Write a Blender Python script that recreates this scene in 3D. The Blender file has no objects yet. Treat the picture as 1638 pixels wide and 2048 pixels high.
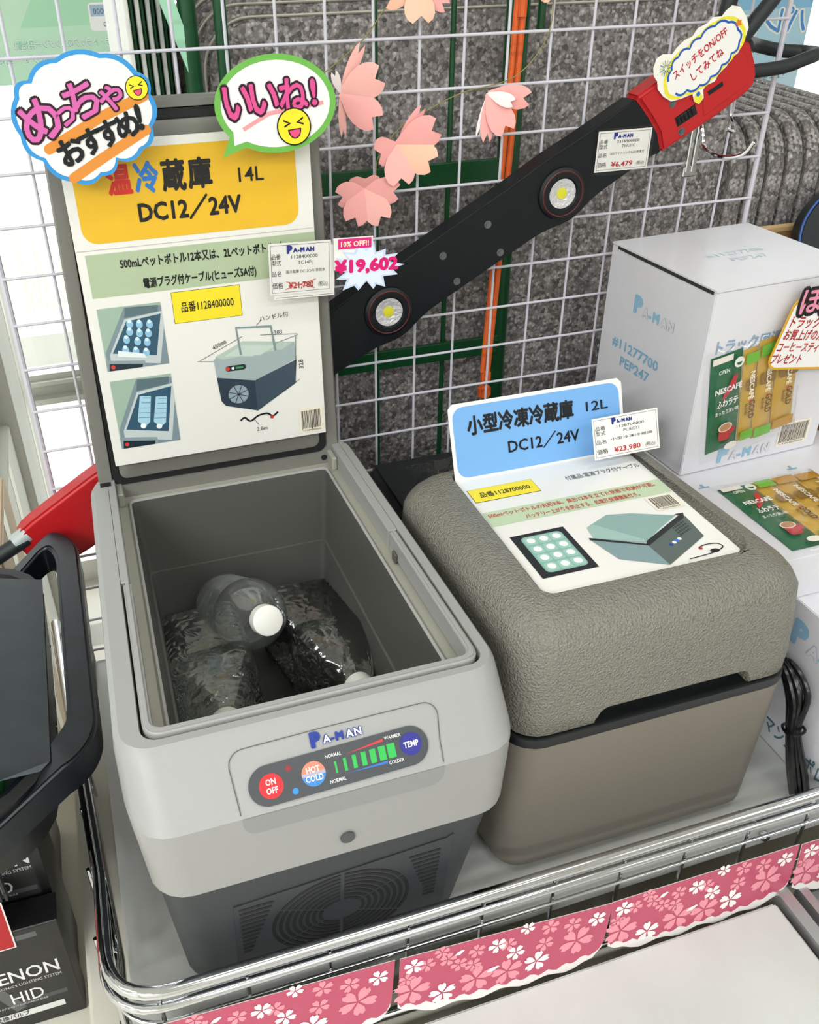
import bpy, bmesh, math, random
from mathutils import Vector, Matrix
random.seed(7)
SC = bpy.context.scene
COL = SC.collection
# ---------------------------------------------------------------- camera
cam_d = bpy.data.cameras.new('camera'); cam = bpy.data.objects.new('camera', cam_d); COL.objects.link(cam)
FPX = 1816.33
cam_d.sensor_fit = 'VERTICAL'; cam_d.sensor_height = 24.0
cam_d.lens = 24.0*FPX/2048
cam_d.shift_x = (819-729.58)/2048; cam_d.shift_y = (1026.18-1024)/2048
cam_d.clip_start = 0.02; cam_d.clip_end = 200
r_ = Vector((0.95115731, -0.30838207, -0.01415179)); d_ = Vector((-0.18020817, -0.5174357, -0.83653172)); f_ = Vector((0.25064875, 0.79822352, -0.54773572))
mc = Matrix((r_, -d_, -f_)).transposed().to_4x4(); mc.translation = Vector((0.0262, -0.9736, 1.6121)); cam.matrix_world = mc
SC.camera = cam
# ---------------------------------------------------------------- world, lights, exposure
w = bpy.data.worlds.new('world'); SC.world = w; w.use_nodes = True
wn = w.node_tree.nodes; wl = w.node_tree.links
bg = wn['Background']; sky = wn.new('ShaderNodeTexSky'); sky.sky_type = 'HOSEK_WILKIE'; sky.turbidity = 6; sky.sun_direction = (0.3, 0.5, 0.8)
mx = wn.new('ShaderNodeMix'); mx.data_type = 'RGBA'; mx.inputs[0].default_value = 0.8
mx.inputs[7].default_value = (0.95, 0.98, 1, 1); wl.new(sky.outputs[0], mx.inputs[6]); wl.new(mx.outputs[2], bg.inputs[0])
bg.inputs[1].default_value = 4.5
sun_d = bpy.data.lights.new('sun', 'SUN'); sun_d.energy = 3.0; sun_d.angle = 0.01; sun_d.color = (1, .96, .9)
sun = bpy.data.objects.new('sun', sun_d); COL.objects.link(sun); sun.rotation_euler = (math.radians(-24), math.radians(8), 0)
def area(name, loc, sx, sy, e, rot=(0, 0, 0), col=(.965, .995, 1)):
    d = bpy.data.lights.new(name, 'AREA'); d.shape = 'RECTANGLE'; d.size = sx; d.size_y = sy; d.energy = e; d.color = col
    o = bpy.data.objects.new(name, d); COL.objects.link(o); o.location = loc; o.rotation_euler = rot; return o
for x, g in ((-1.4, 2.7), (.5, .75), (2.3, .6)):
    for y, e in ((-3.0, 26), (-1.9, 22), (-.8, 9)): area('ceiling_lamp', (x, y, 2.53), 1.15, .25, e*g)
SC.view_settings.view_transform = 'Standard'; SC.view_settings.look = 'None'; SC.view_settings.gamma = 1; SC.view_settings.use_curve_mapping = False
SC.view_settings.exposure = -0.62
SC.cycles.max_bounces = 10; SC.cycles.transparent_max_bounces = 24; SC.cycles.caustics_reflective = False; SC.cycles.caustics_refractive = False
SC.cycles.sample_clamp_indirect = 4
# ---------------------------------------------------------------- materials
def lin(h):
    if isinstance(h, tuple): return h
    v = [int(h[i:i+2], 16)/255 for i in (0, 2, 4)]
    return tuple(c/12.92 if c <= .04045 else ((c+.055)/1.055)**2.4 for c in v)
MC = {}
def M(name, col='808080', rough=.5, metal=0, bump=0, bs=200, var=0, vs=8, trans=0, coat=0, spec=.5, emis=0, alpha=1, bdist=.001, aniso=None):
    if name in MC: return MC[name]
    m = bpy.data.materials.new(name); MC[name] = m; m.use_nodes = True; nt = m.node_tree; b = nt.nodes['Principled BSDF']
    c = lin(col); b.inputs['Base Color'].default_value = (*c, 1); b.inputs['Roughness'].default_value = rough; b.inputs['Metallic'].default_value = metal
    b.inputs['Specular IOR Level'].default_value = spec
    if coat: b.inputs['Coat Weight'].default_value = coat; b.inputs['Coat Roughness'].default_value = .08
    if emis: b.inputs['Emission Color'].default_value = (*c, 1); b.inputs['Emission Strength'].default_value = emis
    if alpha < 1: b.inputs['Alpha'].default_value = alpha
    tc = nt.nodes.new('ShaderNodeTexCoord')
    if var:
        n = nt.nodes.new('ShaderNodeTexNoise'); n.inputs['Scale'].default_value = vs; n.inputs['Detail'].default_value = 4; nt.links.new(tc.outputs['Object'], n.inputs['Vector'])
        r = nt.nodes.new('ShaderNodeMapRange'); r.inputs[1].default_value = .3; r.inputs[2].default_value = .7; r.inputs[3].default_value = 1-var; r.inputs[4].default_value = 1+var*.4
        nt.links.new(n.outputs[0], r.inputs[0])
        v = nt.nodes.new('ShaderNodeVectorMath'); v.operation = 'SCALE'; v.inputs[0].default_value = c; nt.links.new(r.outputs[0], v.inputs['Scale']); nt.links.new(v.outputs[0], b.inputs['Base Color'])
    if bump:
        n = nt.nodes.new('ShaderNodeTexNoise'); n.inputs['Scale'].default_value = bs; n.inputs['Detail'].default_value = 1.5; nt.links.new(tc.outputs['Object'], n.inputs['Vector'])
        q = nt.nodes.new('ShaderNodeBump'); q.inputs['Strength'].default_value = bump; q.inputs['Distance'].default_value = bdist
        nt.links.new(n.outputs[0], q.inputs['Height']); nt.links.new(q.outputs[0], b.inputs['Normal'])
    return m
def pet(name, bump, bs, col=(.93, .95, .94), ior=1.3, gm=.1):
    if name in MC: return MC[name]
    m = bpy.data.materials.new(name); MC[name] = m; m.use_nodes = True; nt = m.node_tree; nt.nodes.clear()
    o = nt.nodes.new('ShaderNodeOutputMaterial'); g = nt.nodes.new('ShaderNodeBsdfGlass'); g.inputs['Color'].default_value = (*col, 1); g.inputs['Roughness'].default_value = .03; g.inputs['IOR'].default_value = ior
    gl = nt.nodes.new('ShaderNodeBsdfGlossy'); gl.inputs['Roughness'].default_value = .12; mx_ = nt.nodes.new('ShaderNodeMixShader'); mx_.inputs[0].default_value = gm
    tc = nt.nodes.new('ShaderNodeTexCoord'); n = nt.nodes.new('ShaderNodeTexNoise'); n.inputs['Scale'].default_value = bs; n.inputs['Detail'].default_value = 1; n.inputs['Distortion'].default_value = 1.5
    q = nt.nodes.new('ShaderNodeBump'); q.inputs['Strength'].default_value = bump; q.inputs['Distance'].default_value = .006
    L = nt.links; L.new(tc.outputs['Object'], n.inputs['Vector']); L.new(n.outputs[0], q.inputs['Height']); L.new(q.outputs[0], g.inputs['Normal']); L.new(q.outputs[0], gl.inputs['Normal'])
    L.new(g.outputs[0], mx_.inputs[1]); L.new(gl.outputs[0], mx_.inputs[2]); L.new(mx_.outputs[0], o.inputs[0]); return m
def clear(name, tint=(1, 1, 1), ior=1.45, rough=.02, bump=0, bs=60, glossy=1.0, haze=0):
    if name in MC: return MC[name]
    m = bpy.data.materials.new(name); MC[name] = m; m.use_nodes = True; nt = m.node_tree; nt.nodes.clear()
    o = nt.nodes.new('ShaderNodeOutputMaterial'); mixn = nt.nodes.new('ShaderNodeMixShader'); t = nt.nodes.new('ShaderNodeBsdfTransparent'); g = nt.nodes.new('ShaderNodeBsdfGlossy')
    t.inputs[0].default_value = (*tint, 1); g.inputs['Roughness'].default_value = rough; g.inputs[0].default_value = (glossy,)*3+(1,)
    if haze:
        df = nt.nodes.new('ShaderNodeBsdfDiffuse'); mh = nt.nodes.new('ShaderNodeMixShader'); mh.inputs[0].default_value = haze; nt.links.new(t.outputs[0], mh.inputs[1]); nt.links.new(df.outputs[0], mh.inputs[2]); df.inputs[0].default_value = (.8, .82, .82, 1); nt.links.new(mh.outputs[0], mixn.inputs[1])
    fr = nt.nodes.new('ShaderNodeFresnel'); ge = nt.nodes.new('ShaderNodeNewGeometry'); mm = nt.nodes.new('ShaderNodeMapRange')
    mm.inputs[3].default_value = ior; mm.inputs[4].default_value = 1/ior; nt.links.new(ge.outputs['Backfacing'], mm.inputs[0]); nt.links.new(mm.outputs[0], fr.inputs[0])
    nt.links.new(fr.outputs[0], mixn.inputs[0])
    if not haze: nt.links.new(t.outputs[0], mixn.inputs[1])
    nt.links.new(g.outputs[0], mixn.inputs[2]); nt.links.new(mixn.outputs[0], o.inputs[0])
    if bump:
        tc = nt.nodes.new('ShaderNodeTexCoord'); n = nt.nodes.new('ShaderNodeTexNoise'); n.inputs['Scale'].default_value = bs; n.inputs['Detail'].default_value = 1
        nt.links.new(tc.outputs['Object'], n.inputs['Vector']); q = nt.nodes.new('ShaderNodeBump'); q.inputs['Strength'].default_value = bump; q.inputs['Distance'].default_value = .004
        nt.links.new(n.outputs[0], q.inputs['Height']); nt.links.new(q.outputs[0], g.inputs['Normal']); nt.links.new(q.outputs[0], fr.inputs['Normal'])
    return m
def foam_mat():
    m = M('expanded foam', '6b6664', .85); nt = m.node_tree; b = nt.nodes['Principled BSDF']
    tc = nt.nodes.new('ShaderNodeTexCoord'); v = nt.nodes.new('ShaderNodeTexVoronoi'); v.inputs['Scale'].default_value = 210
    nt.links.new(tc.outputs['Object'], v.inputs['Vector'])
    sep = nt.nodes.new('ShaderNodeSeparateColor'); nt.links.new(v.outputs['Color'], sep.inputs[0])
    cr = nt.nodes.new('ShaderNodeValToRGB'); e = cr.color_ramp; e.elements[0].color = (.17, .155, .15, 1); e.elements[1].color = (.80, .74, .73, 1)
    e.elements.new(.5).color = (.42, .385, .375, 1); e.elements.new(.8).color = (.58, .54, .53, 1)
    nt.links.new(sep.outputs[0], cr.inputs[0])
    mr = nt.nodes.new('ShaderNodeMapRange'); mr.inputs[1].default_value = .0; mr.inputs[2].default_value = .5; mr.inputs[3].default_value = 1; mr.inputs[4].default_value = .55
    nt.links.new(v.outputs['Distance'], mr.inputs[0])
    s = nt.nodes.new('ShaderNodeVectorMath'); s.operation = 'SCALE'; nt.links.new(cr.outputs[0], s.inputs[0]); nt.links.new(mr.outputs[0], s.inputs['Scale']); nt.links.new(s.outputs[0], b.inputs['Base Color'])
    q = nt.nodes.new('ShaderNodeBump'); q.inputs['Strength'].default_value = .5; q.inputs['Distance'].default_value = .001; q.invert = True
    nt.links.new(v.outputs['Distance'], q.inputs['Height']); nt.links.new(q.outputs[0], b.inputs['Normal'])
    return m
FOAM = foam_mat()
CHROME = M('polished chrome', 'd8dade', .07, 1)
WIRE = M('white coated wire', 'cfcdd8', .35)
PAPER = M('white paper', 'ecebe8', .45)
GLOSSP = M('laminated white paper', 'eceae6', .25, coat=.5)
BLK = M('black plastic', '0c0f12', .4)
def ink(hexc): return M('print '+hexc, hexc, .38, coat=.06, spec=.3)
# ---------------------------------------------------------------- geometry helpers
WLOC = {}
def mk(name, V, F, mat, parent=None, frame=None, smooth=False, fm=None, warp=None, label=None, sharp=35):
    W = [Vector(v) for v in V]
    if warp: W = [Vector(warp(*v)) for v in W]
    if frame is not None: W = [frame @ v for v in W]
    lo = Vector([min(v[i] for v in W) for i in range(3)]); hi = Vector([max(v[i] for v in W) for i in range(3)]); c = (lo+hi)/2
    me = bpy.data.meshes.new(name); me.from_pydata([v-c for v in W], [], F)
    if smooth:
        me.polygons.foreach_set('use_smooth', [True]*len(me.polygons)); me.set_sharp_from_angle(angle=math.radians(sharp))
    for m in (mat if isinstance(mat, (list, tuple)) else [mat]): me.materials.append(m)
    if fm: me.polygons.foreach_set('material_index', fm)
    me.update()
    o = bpy.data.objects.new(name, me); COL.objects.link(o); WLOC[o.name] = c
    if parent is not None: o.parent = parent; o.location = c-WLOC[parent.name]
    else: o.location = c
    if label: o['label'] = label
    return o
def thing(name, label, cat, loc, group=None):
    o = bpy.data.objects.new(name, None); COL.objects.link(o); o.location = loc; o.empty_display_size = .02; WLOC[o.name] = Vector(loc)
    tag(o, label, cat, group); return o
def tag(o, label, cat, group=None, kind=None):
    o['label'] = label; o['category'] = cat
    if group: o['group'] = group
    if kind: o['kind'] = kind
    return o
def struct(o, label=None):
    o['kind'] = 'structure'
    if label: o['label'] = label
    return o
def join(*parts):
    V = []; F = []
    for v, f in parts:
        k = len(V); V += list(v); F += [tuple(i+k for i in q) for q in f]
    return V, F
def box(x0, x1, y0, y1, z0, z1):
    V = [(x, y, z) for z in (z0, z1) for y in (y0, y1) for x in (x0, x1)]
    return V, [(0, 2, 3, 1), (4, 5, 7, 6), (0, 1, 5, 4), (2, 6, 7, 3), (0, 4, 6, 2), (1, 3, 7, 5)]
def bev(VF, r, seg=2, ang=30):
    bm = bmesh.new(); vs = [bm.verts.new(v) for v in VF[0]]
    for f in VF[1]:
        try: bm.faces.new([vs[i] for i in f])
        except ValueError: pass
    bmesh.ops.recalc_face_normals(bm, faces=bm.faces)
    es = [e for e in bm.edges if e.is_manifold and e.calc_face_angle(0) > math.radians(ang)]
    bmesh.ops.bevel(bm, geom=es, offset=r, segments=seg, affect='EDGES', clamp_overlap=True)
    bm.verts.index_update(); V = [tuple(v.co) for v in bm.verts]; F = [tuple(v.index for v in f.verts) for f in bm.faces]; bm.free(); return V, F
def rbox(x0, x1, y0, y1, z0, z1, r, seg=2): return bev(box(x0, x1, y0, y1, z0, z1), r, seg)
def prism(P, z0, z1):
    n = len(P); V = [(p[0], p[1], z0) for p in P]+[(p[0], p[1], z1) for p in P]
    A = sum(P[i][0]*P[(i+1) % n][1]-P[(i+1) % n][0]*P[i][1] for i in range(n))
    if A < 0: V = V[:n][::-1]+V[n:][::-1]
    return V, [tuple(range(n))[::-1], tuple(range(n, 2*n))]+[(i, (i+1) % n, n+(i+1) % n, n+i) for i in range(n)]
def flat(P, z):
    n = len(P); A = sum(P[i][0]*P[(i+1) % n][1]-P[(i+1) % n][0]*P[i][1] for i in range(n))
    if A < 0: P = P[::-1]
    return [(p[0], p[1], z) for p in P], [tuple(range(n))]
def arc(cx, cy, r, a0, a1, n, ry=None):
    ry = r if ry is None else ry
    return [(cx+r*math.cos(math.radians(a0+(a1-a0)*i/n)), cy+ry*math.sin(math.radians(a0+(a1-a0)*i/n))) for i in range(n+1)]
def circ(cx, cy, r, n=20, ry=None): return arc(cx, cy, r, 0, 360, n, ry)[:-1]
def rr(x0, x1, y0, y1, r, n=4):
    r = min(r, (x1-x0)/2-1e-6, (y1-y0)/2-1e-6)
    return arc(x1-r, y0+r, r, -90, 0, n)+arc(x1-r, y1-r, r, 0, 90, n)+arc(x0+r, y1-r, r, 90, 180, n)+arc(x0+r, y0+r, r, 180, 270, n)
def rect(x0, x1, y0, y1): return [(x0, y0), (x1, y0), (x1, y1), (x0, y1)]
def loft(rings, cap0=True, cap1=True, closed=True):
    V = []; F = []; n = len(rings[0])
    for r in rings: V += list(r)
    for k in range(len(rings)-1):
        for i in range(n if closed else n-1):
            j = (i+1) % n; F.append((k*n+i, k*n+j, (k+1)*n+j, (k+1)*n+i))
    if cap0: F.append(tuple(range(n))[::-1])
    if cap1: F.append(tuple(range((len(rings)-1)*n, len(rings)*n)))
    return V, F
def ring(x0, x1, y0, y1, r, z, n=5): return [(p[0], p[1], z) for p in rr(x0, x1, y0, y1, r, n)]
def tube(path, r, n=8, closed=False, flatk=1):
    P = [Vector(p) for p in path]; R = []; up = None
    for i, p in enumerate(P):
        if closed: t = (P[(i+1) % len(P)]-P[i-1])
        else: t = (P[min(i+1, len(P)-1)]-P[max(i-1, 0)])
        t.normalize()
        if up is None:
            a = Vector((0, 0, 1)) if abs(t.z) < .9 else Vector((1, 0, 0)); up = (a-t*a.dot(t)).normalized()
        else: up = (up-t*up.dot(t)).normalized()
        s = t.cross(up); rad = r[i] if isinstance(r, (list, tuple)) else r
        R.append([tuple(p+(up*math.cos(2*math.pi*k/n)*flatk+s*math.sin(2*math.pi*k/n))*rad) for k in range(n)])
    if closed: R.append(R[0])
    return loft(R, not closed, not closed)
def smoothpath(P, k=6, closed=False):
    P = [Vector(p) for p in P]; out = []; n = len(P)
    for i in range(n if closed else n-1):
        a, b, c, d = (P[(i-1) % n] if closed or i > 0 else P[i]), P[i], P[(i+1) % n], (P[(i+2) % n] if closed or i+2 < n else P[(i+1) % n])
        for j in range(k):
            t = j/k; out.append(.5*((2*b)+(c-a)*t+(2*a-5*b+4*c-d)*t*t+(3*b-a-3*c+d)*t**3))
    if not closed: out.append(P[-1])
    return out
def fillet(P, r, n=5, closed=False):
    out = []; N = len(P); P = [Vector(p) for p in P]
    for i in range(N):
        if not closed and i in (0, N-1): out.append(P[i]); continue
        a = (P[i-1]-P[i]); b = (P[(i+1) % N]-P[i]); ra = min(r, a.length/2.01, b.length/2.01); p0 = P[i]+a.normalized()*ra; p1 = P[i]+b.normalized()*ra
        for j in range(n+1):
            t = j/n; out.append(p0*(1-t)**2+P[i]*2*t*(1-t)+p1*t*t)
    return out
def lathe(prof, n=24, cap=True):
    return loft([[(r*math.cos(2*math.pi*k/n), r*math.sin(2*math.pi*k/n), z) for k in range(n)] for r, z in prof], cap, cap)
def frame(o, u, v, s=1.0):
    u = Vector(u).normalized(); v = Vector(v); v = (v-u*v.dot(u)).normalized(); n = u.cross(v)
    m = Matrix((u*s, v*s, n*s)).transposed().to_4x4(); m.translation = Vector(o); return m
def scallop(P, b=.35, n=5, closed=True):
    out = []; N = len(P)
    for i in range(N if closed else N-1):
        a = Vector(P[i]); c = Vector(P[(i+1) % N]); d = c-a; nn = Vector((d.y, -d.x)).normalized()
        for k in range(n):
            t = k/n; out.append(tuple(a+d*t+nn*(b*4*t*(1-t))))
    if not closed: out.append(tuple(P[-1]))
    return out
# ---- lettering: text outlines turned into flat printed shapes
TCACHE = {}
def glyphs(s, bold):
    key = (s, bold)
    if key not in TCACHE:
        cjk = (any(ord(q) > 0x2e80 for q in s) and bold > 0) or bold > .05
        c = bpy.data.curves.new('lettering', 'FONT'); c.body = s; c.size = 1; c.offset = 0 if cjk else bold; c.resolution_u = 2
        o = bpy.data.objects.new('lettering', c); COL.objects.link(o)
        me = bpy.data.meshes.new_from_object(o.evaluated_get(bpy.context.evaluated_depsgraph_get()))
        V = [tuple(v.co) for v in me.vertices]; F = [tuple(p.vertices) for p in me.polygons]
        bpy.data.objects.remove(o); bpy.data.curves.remove(c); bpy.data.meshes.remove(me)
        if cjk:
            k = 6 if bold < .04 else (8 if bold < .06 else 12); V0, F0 = V, F; V = []; F = []
            for i in range(k):
                a = 2*math.pi*(i+.5)/k; n = len(V); V += [(x+bold*math.cos(a), y+bold*math.sin(a), .018*i) for x, y, z in V0]; F += [tuple(j+n for j in f) for f in F0]
            if bold > .06: n = len(V); V += [(x, y, .018*k) for x, y, z in V0]; F += [tuple(j+n for j in f) for f in F0]
        TCACHE[key] = (V, F)
    return TCACHE[key]
class Sheet:
    def __init__(s, fr, parent): s.f = fr; s.p = parent; s.d = {}; s.order = []
    def add(s, name, col, VF, lab=None):
        k = (name, col)
        if k not in s.d: s.d[k] = [[], []]; s.order.append(k)
        V, F = s.d[k]; n = len(V); V += list(VF[0]); F += [tuple(i+n for i in q) for q in VF[1]]
    def poly(s, name, col, P, h): s.add(name, col, flat(P, h))
    def text(s, t, x, y, size, col='101418', h=.6, bold=.0, al='l', rot=0, sh=0, sx=1, width=None, name='lettering', mir=False, fit=None):
        """x, y: baseline start; size: cap height in sheet units; fit: total width"""
        V, F = glyphs(t, bold); k = size/.73
        if not V: return
        x0 = min(v[0] for v in V)+bold; x1 = max(v[0] for v in V)-bold
        kx = k*sx if fit is None else fit/(x1-x0)
        if al == 'c': x0 = (x0+x1)/2
        if al == 'r': x0 = x1
        ca, sa = math.cos(math.radians(rot)), math.sin(math.radians(rot)); out = []
        for a, b, dz in V:
            a = (a-x0)*kx+b*k*sh; b = b*k
            if mir: a = -a
            out.append((x+a*ca-b*sa, y+a*sa+b*ca, h+dz))
        if mir: F = [q[::-1] for q in F]
        s.add(name, col, (out, F))
    def flush(s):
        r = []
        for n, c in s.order:
            V, F = s.d[(n, c)]; m = c if not isinstance(c, str) else ink(c)
            r.append(mk(n, V, F, m, s.p, s.f))
        s.d = {}; s.order = []; return r
def logo(S, x, y, sz, c1='1b2c8c', c2='f4f4f6', h=.7, rot=0, out=None, plain=False):
    """shop logo: tall P, then A-M, hollow A N"""
    out = out or c1; ca, sa = math.cos(math.radians(rot)), math.sin(math.radians(rot))
    for t, ox, k, bo, filled in (('P', 0, 1.45, .08, 1), ('A', 1.2, .80, .07, 0), ('-', 2.08, .85, .06, 1), ('M', 2.62, .82, .08, 1), ('A', 3.68, .80, .07, 0), ('N', 4.6, .80, .07, 0)):
        X = x+ox*sz*ca+(0 if k < 1.2 else .12)*sz*sa; Y = y+ox*sz*sa-(0 if k < 1.2 else .12)*sz*ca
        if filled or plain: S.text(t, X, Y, sz*k, c1, h, bo, rot=rot)
        else: S.text(t, X, Y, sz*k, out, h, bo+.035, rot=rot); S.text(t, X, Y, sz*k, c2, h+.32, max(bo-.045, 0), rot=rot)
def face(S, cx, cy, r, ang=0):
    S.poly('smiley', '14141a', circ(cx, cy, r*1.08, 28), .9); S.poly('smiley', 'f7dc2e', circ(cx, cy, r, 28), 1.1)
    ca, sa = math.cos(math.radians(ang)), math.sin(math.radians(ang))
    def q(P): return [(cx+(a*ca-b*sa)*r, cy+(a*sa+b*ca)*r) for a, b in P]
    for sg in (-1, 1):
        S.poly('smiley', '14141a', q([(sg*.62, .48), (sg*.15, .22), (sg*.6, .02), (sg*.62, .12), (sg*.32, .24), (sg*.64, .38)]), 1.3)
    S.poly('smiley', '14141a', q(arc(0, -.12, .42, 180, 360, 10, .58)), 1.3); S.poly('smiley', 'e4507c', q(arc(0, -.18, .33, 180, 360, 10, .44)), 1.5)
def thickline(P, wd):
    L = []; Rr = []; P = [Vector(p) for p in P]
    for i, p in enumerate(P):
        t = (P[min(i+1, len(P)-1)]-P[max(i-1, 0)]).normalized(); n = Vector((-t.y, t.x))*wd/2; L.append(tuple(p+n)); Rr.append(tuple(p-n))
    V = [(a[0], a[1], 0) for a in L]+[(a[0], a[1], 0) for a in Rr]; n = len(L)
    return V, [(n+i, n+i+1, i+1, i) for i in range(n-1)]
def line(S, name, col, P, wd, h):
    V, F = thickline(P, wd); S.add(name, col, ([(a, b, h) for a, b, _ in V], F))

# ================================================================ SETTING
WALL = M('painted wall', 'd9d8d2', .8, bump=.2, bs=300)
struct(mk('floor', *box(-2.6, 4.2, -3.6, 1.3, -.05, 0), M('vinyl floor tile', 'c9c5bb', .35, var=.08, vs=3)))
struct(mk('ceiling', *box(-2.6, 4.2, -3.6, 1.4, 2.6, 2.66), M('ceiling board', 'e6e5e0', .85)))
struct(mk('wall_left', *box(-2.7, -2.6, -3.6, 1.4, 0, 2.6), WALL)); struct(mk('wall_right', *box(4.2, 4.3, -3.6, 1.4, 0, 2.6), WALL))
struct(mk('wall_front', *box(-2.6, 4.2, -3.7, -3.6, 0, 2.6), M('shop wall', 'bdb9b0', .8)))
struct(mk('wall_back', *box(-2.6, 4.2, 1.3, 1.4, 2.15, 2.6), WALL))
FR = M('pale aluminium frame', 'c9c9c2', .35, .3)
wf = struct(mk('window_1', *join(box(-2.6, 4.2, 1.3, 1.36, .60, .655), box(-2.6, 4.2, 1.3, 1.36, 0, .07), box(-2.6, 4.2, 1.3, 1.36, 2.08, 2.15)), FR))
mk('window_pane', *box(-2.6, 4.2, 1.325, 1.331, .07, 2.08), clear('window glass', (.97, .99, .98)), wf)
for x in (-1.5, .95, 2.9): mk('mullion', *box(x, x+.05, 1.3, 1.36, .07, 2.08), FR, wf)
mk('window_sill', *join(box(-2.6, 4.2, 1.27, 1.3, .585, .60), box(-2.6, 4.2, 1.285, 1.3, .63, .64)), FR, wf)
struct(mk('ground_outside', *box(-8, 14, 1.4, 16, -.2, -.1), M('pale concrete', 'e2e0da', .9, var=.06, vs=2)), 'sunlit pale concrete outside the window')
struct(mk('kerb_outside', *box(-8, 14, 3.0, 3.3, -.1, .12), M('kerb concrete', 'dcdad4', .9)))
# weeds outside
G = M('pale weeds', 'dde3c4', .8)
wv = []
for i in range(34):
    x = random.uniform(-.55, .25); y = random.uniform(3.4, 4.2); h = random.uniform(.25, .75); b = random.uniform(-.12, .12)
    wv.append(tube([(x, y, -.1), (x+b*.3, y, h*.5-.1), (x+b, y, h-.1)], [.006, .004, .001], 3))
o = mk('weeds', *join(*wv), G); tag(o, 'pale green weeds growing outside beyond the window kerb', 'weeds', kind='stuff')
# posters on the window, seen from behind (mirrored)
def wposter(name, x0, x1, z0, z1, col, lab, lines, fs, extra=None):
    t = thing(name, lab, 'poster', ((x0+x1)/2, 1.318, z0)); S = Sheet(frame((x0, 1.318, z0), (1, 0, 0), (0, 0, 1), .001), t)
    W = (x1-x0)*1000; H = (z1-z0)*1000
    mk('sheet', *prism(rect(0, W, 0, H), -1.5, 0), M('poster '+col, col, .6), t, S.f)
    if extra: extra(S, W, H)
    for (s_, x, y, sz, c, b) in lines:
        if b: S.text(s_, x, y, sz, 'f4f8f6', .6, .09, mir=True)
        S.text(s_, x, y, sz, c, 1.0, .02, mir=True)
    S.flush(); return t
def exl(S, W, H):
    S.poly('pattern', 'c6e8cf', [(0, 30), (90, 60), (200, H), (0, H)], .3); S.poly('pattern', 'aee0be', rr(60, 330, 108, H-4, 30), .2)
    S.poly('price_box', 'f2f5f2', rr(264, 350, 96, 150, 8), .5); S.poly('price_box', 'a9c0d6', rect(268, 347, 124, 146), .7)
    for t_, y, k, w_, c in (('軽・トラ・トラックのエンジン一発始動!', 68, 14, 242, '8fcfae'), ('クルマに!バッテリー上がりを一発始動', 42, 13, 300, '93c9b0'), ('スターター', 18, 13, 60, 'a8d8be')):
        S.text(t_, 342, y, k, 'f4f8f6', .9, .10, mir=True, fit=w_); S.text(t_, 342, y, k, c, 1.4, .02, mir=True, fit=w_)
    S.text('1123400000', 344, 128, 12, '5a6a8a', 1.0, 0, mir=True, fit=70); S.text('/21,780', 338, 104, 10, '5a6a8a', 1.0, 0, mir=True, fit=46)
wposter('green_window_poster', -.12, .238, 1.32, 1.56, 'bfe6cc', 'pale green advertising poster on the window, lettering seen reversed', [], 1, exl)
def exr(S, W, H):
    S.poly('pattern', 'c3e2f4', [(0, 60), (W, 120), (W, 20), (0, 10)], .3); S.poly('pattern', '8fc6ec', rect(0, W, 230, H), .3)
wposter('blue_window_poster', 1.66, 2.035, 1.165, 1.60, 'b4dbf1', 'pale blue advertising poster on the window behind the wheel pads, lettering reversed', [
    ('パレットローダー', 366, 175, 52, '4f93dc', 1), ('フラット両面使い ステンレス', 350, 128, 15, '4a80b8', 1), ('・2HL & 4段', 330, 60, 15, '5a9a8a', 0), ('・コンテナ', 330, 30, 15, '5a9a8a', 0)], 1, exr)
# pale folded parasol-like cover behind the glass, low left
# ================================================================ FURNITURE UNDER THE DISPLAY
TBL = M('cream laminate', 'd6d2c4', .4, var=.05, vs=6)
t = thing('display_table', 'cream laminate table that carries the wire rack and bulb boxes', 'table', (.0, -.3, 0))
mk('table_top', *rbox(-.0985, .90, -.80, .055, .66, .70, .004), TBL, t)
for x in (-.09, .84):
    for y in (-.75, -.04): mk('leg', *box(x, x+.04, y, y+.04, 0, .66), FR, t)
t = thing('side_table', 'lower cream table beside the rack that carries the black bulb boxes', 'table', (-.5, -.4, 0))
mk('table_top', *rbox(-.90, -.1005, -.80, .055, .58, .6200, .004), TBL, t)
for x in (-.88, -.16):
    for y in (-.75, -.04): mk('leg', *box(x, x+.04, y, y+.04, 0, .58), FR, t)
# worn white board in front of the rack
o = mk('white_board', *rbox(.02, .607, -.795, -.553, .70, .735, .003), M('worn white board', 'c6c7c4', .55, var=.10, vs=7, bump=.05, bs=40))
tag(o, 'worn white board lying in front of the chrome rack', 'board')
o = mk('aluminium_tray', *join(box(.611, .625, -.79, -.545, .70, .742), box(.625, .895, -.79, -.545, .7005, .712), box(.64, .65, -.79, -.545, .712, .735)), M('brushed aluminium', 'b9bbbb', .3, .8))
tag(o, 'aluminium edged tray beside the worn white board', 'tray')
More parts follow.
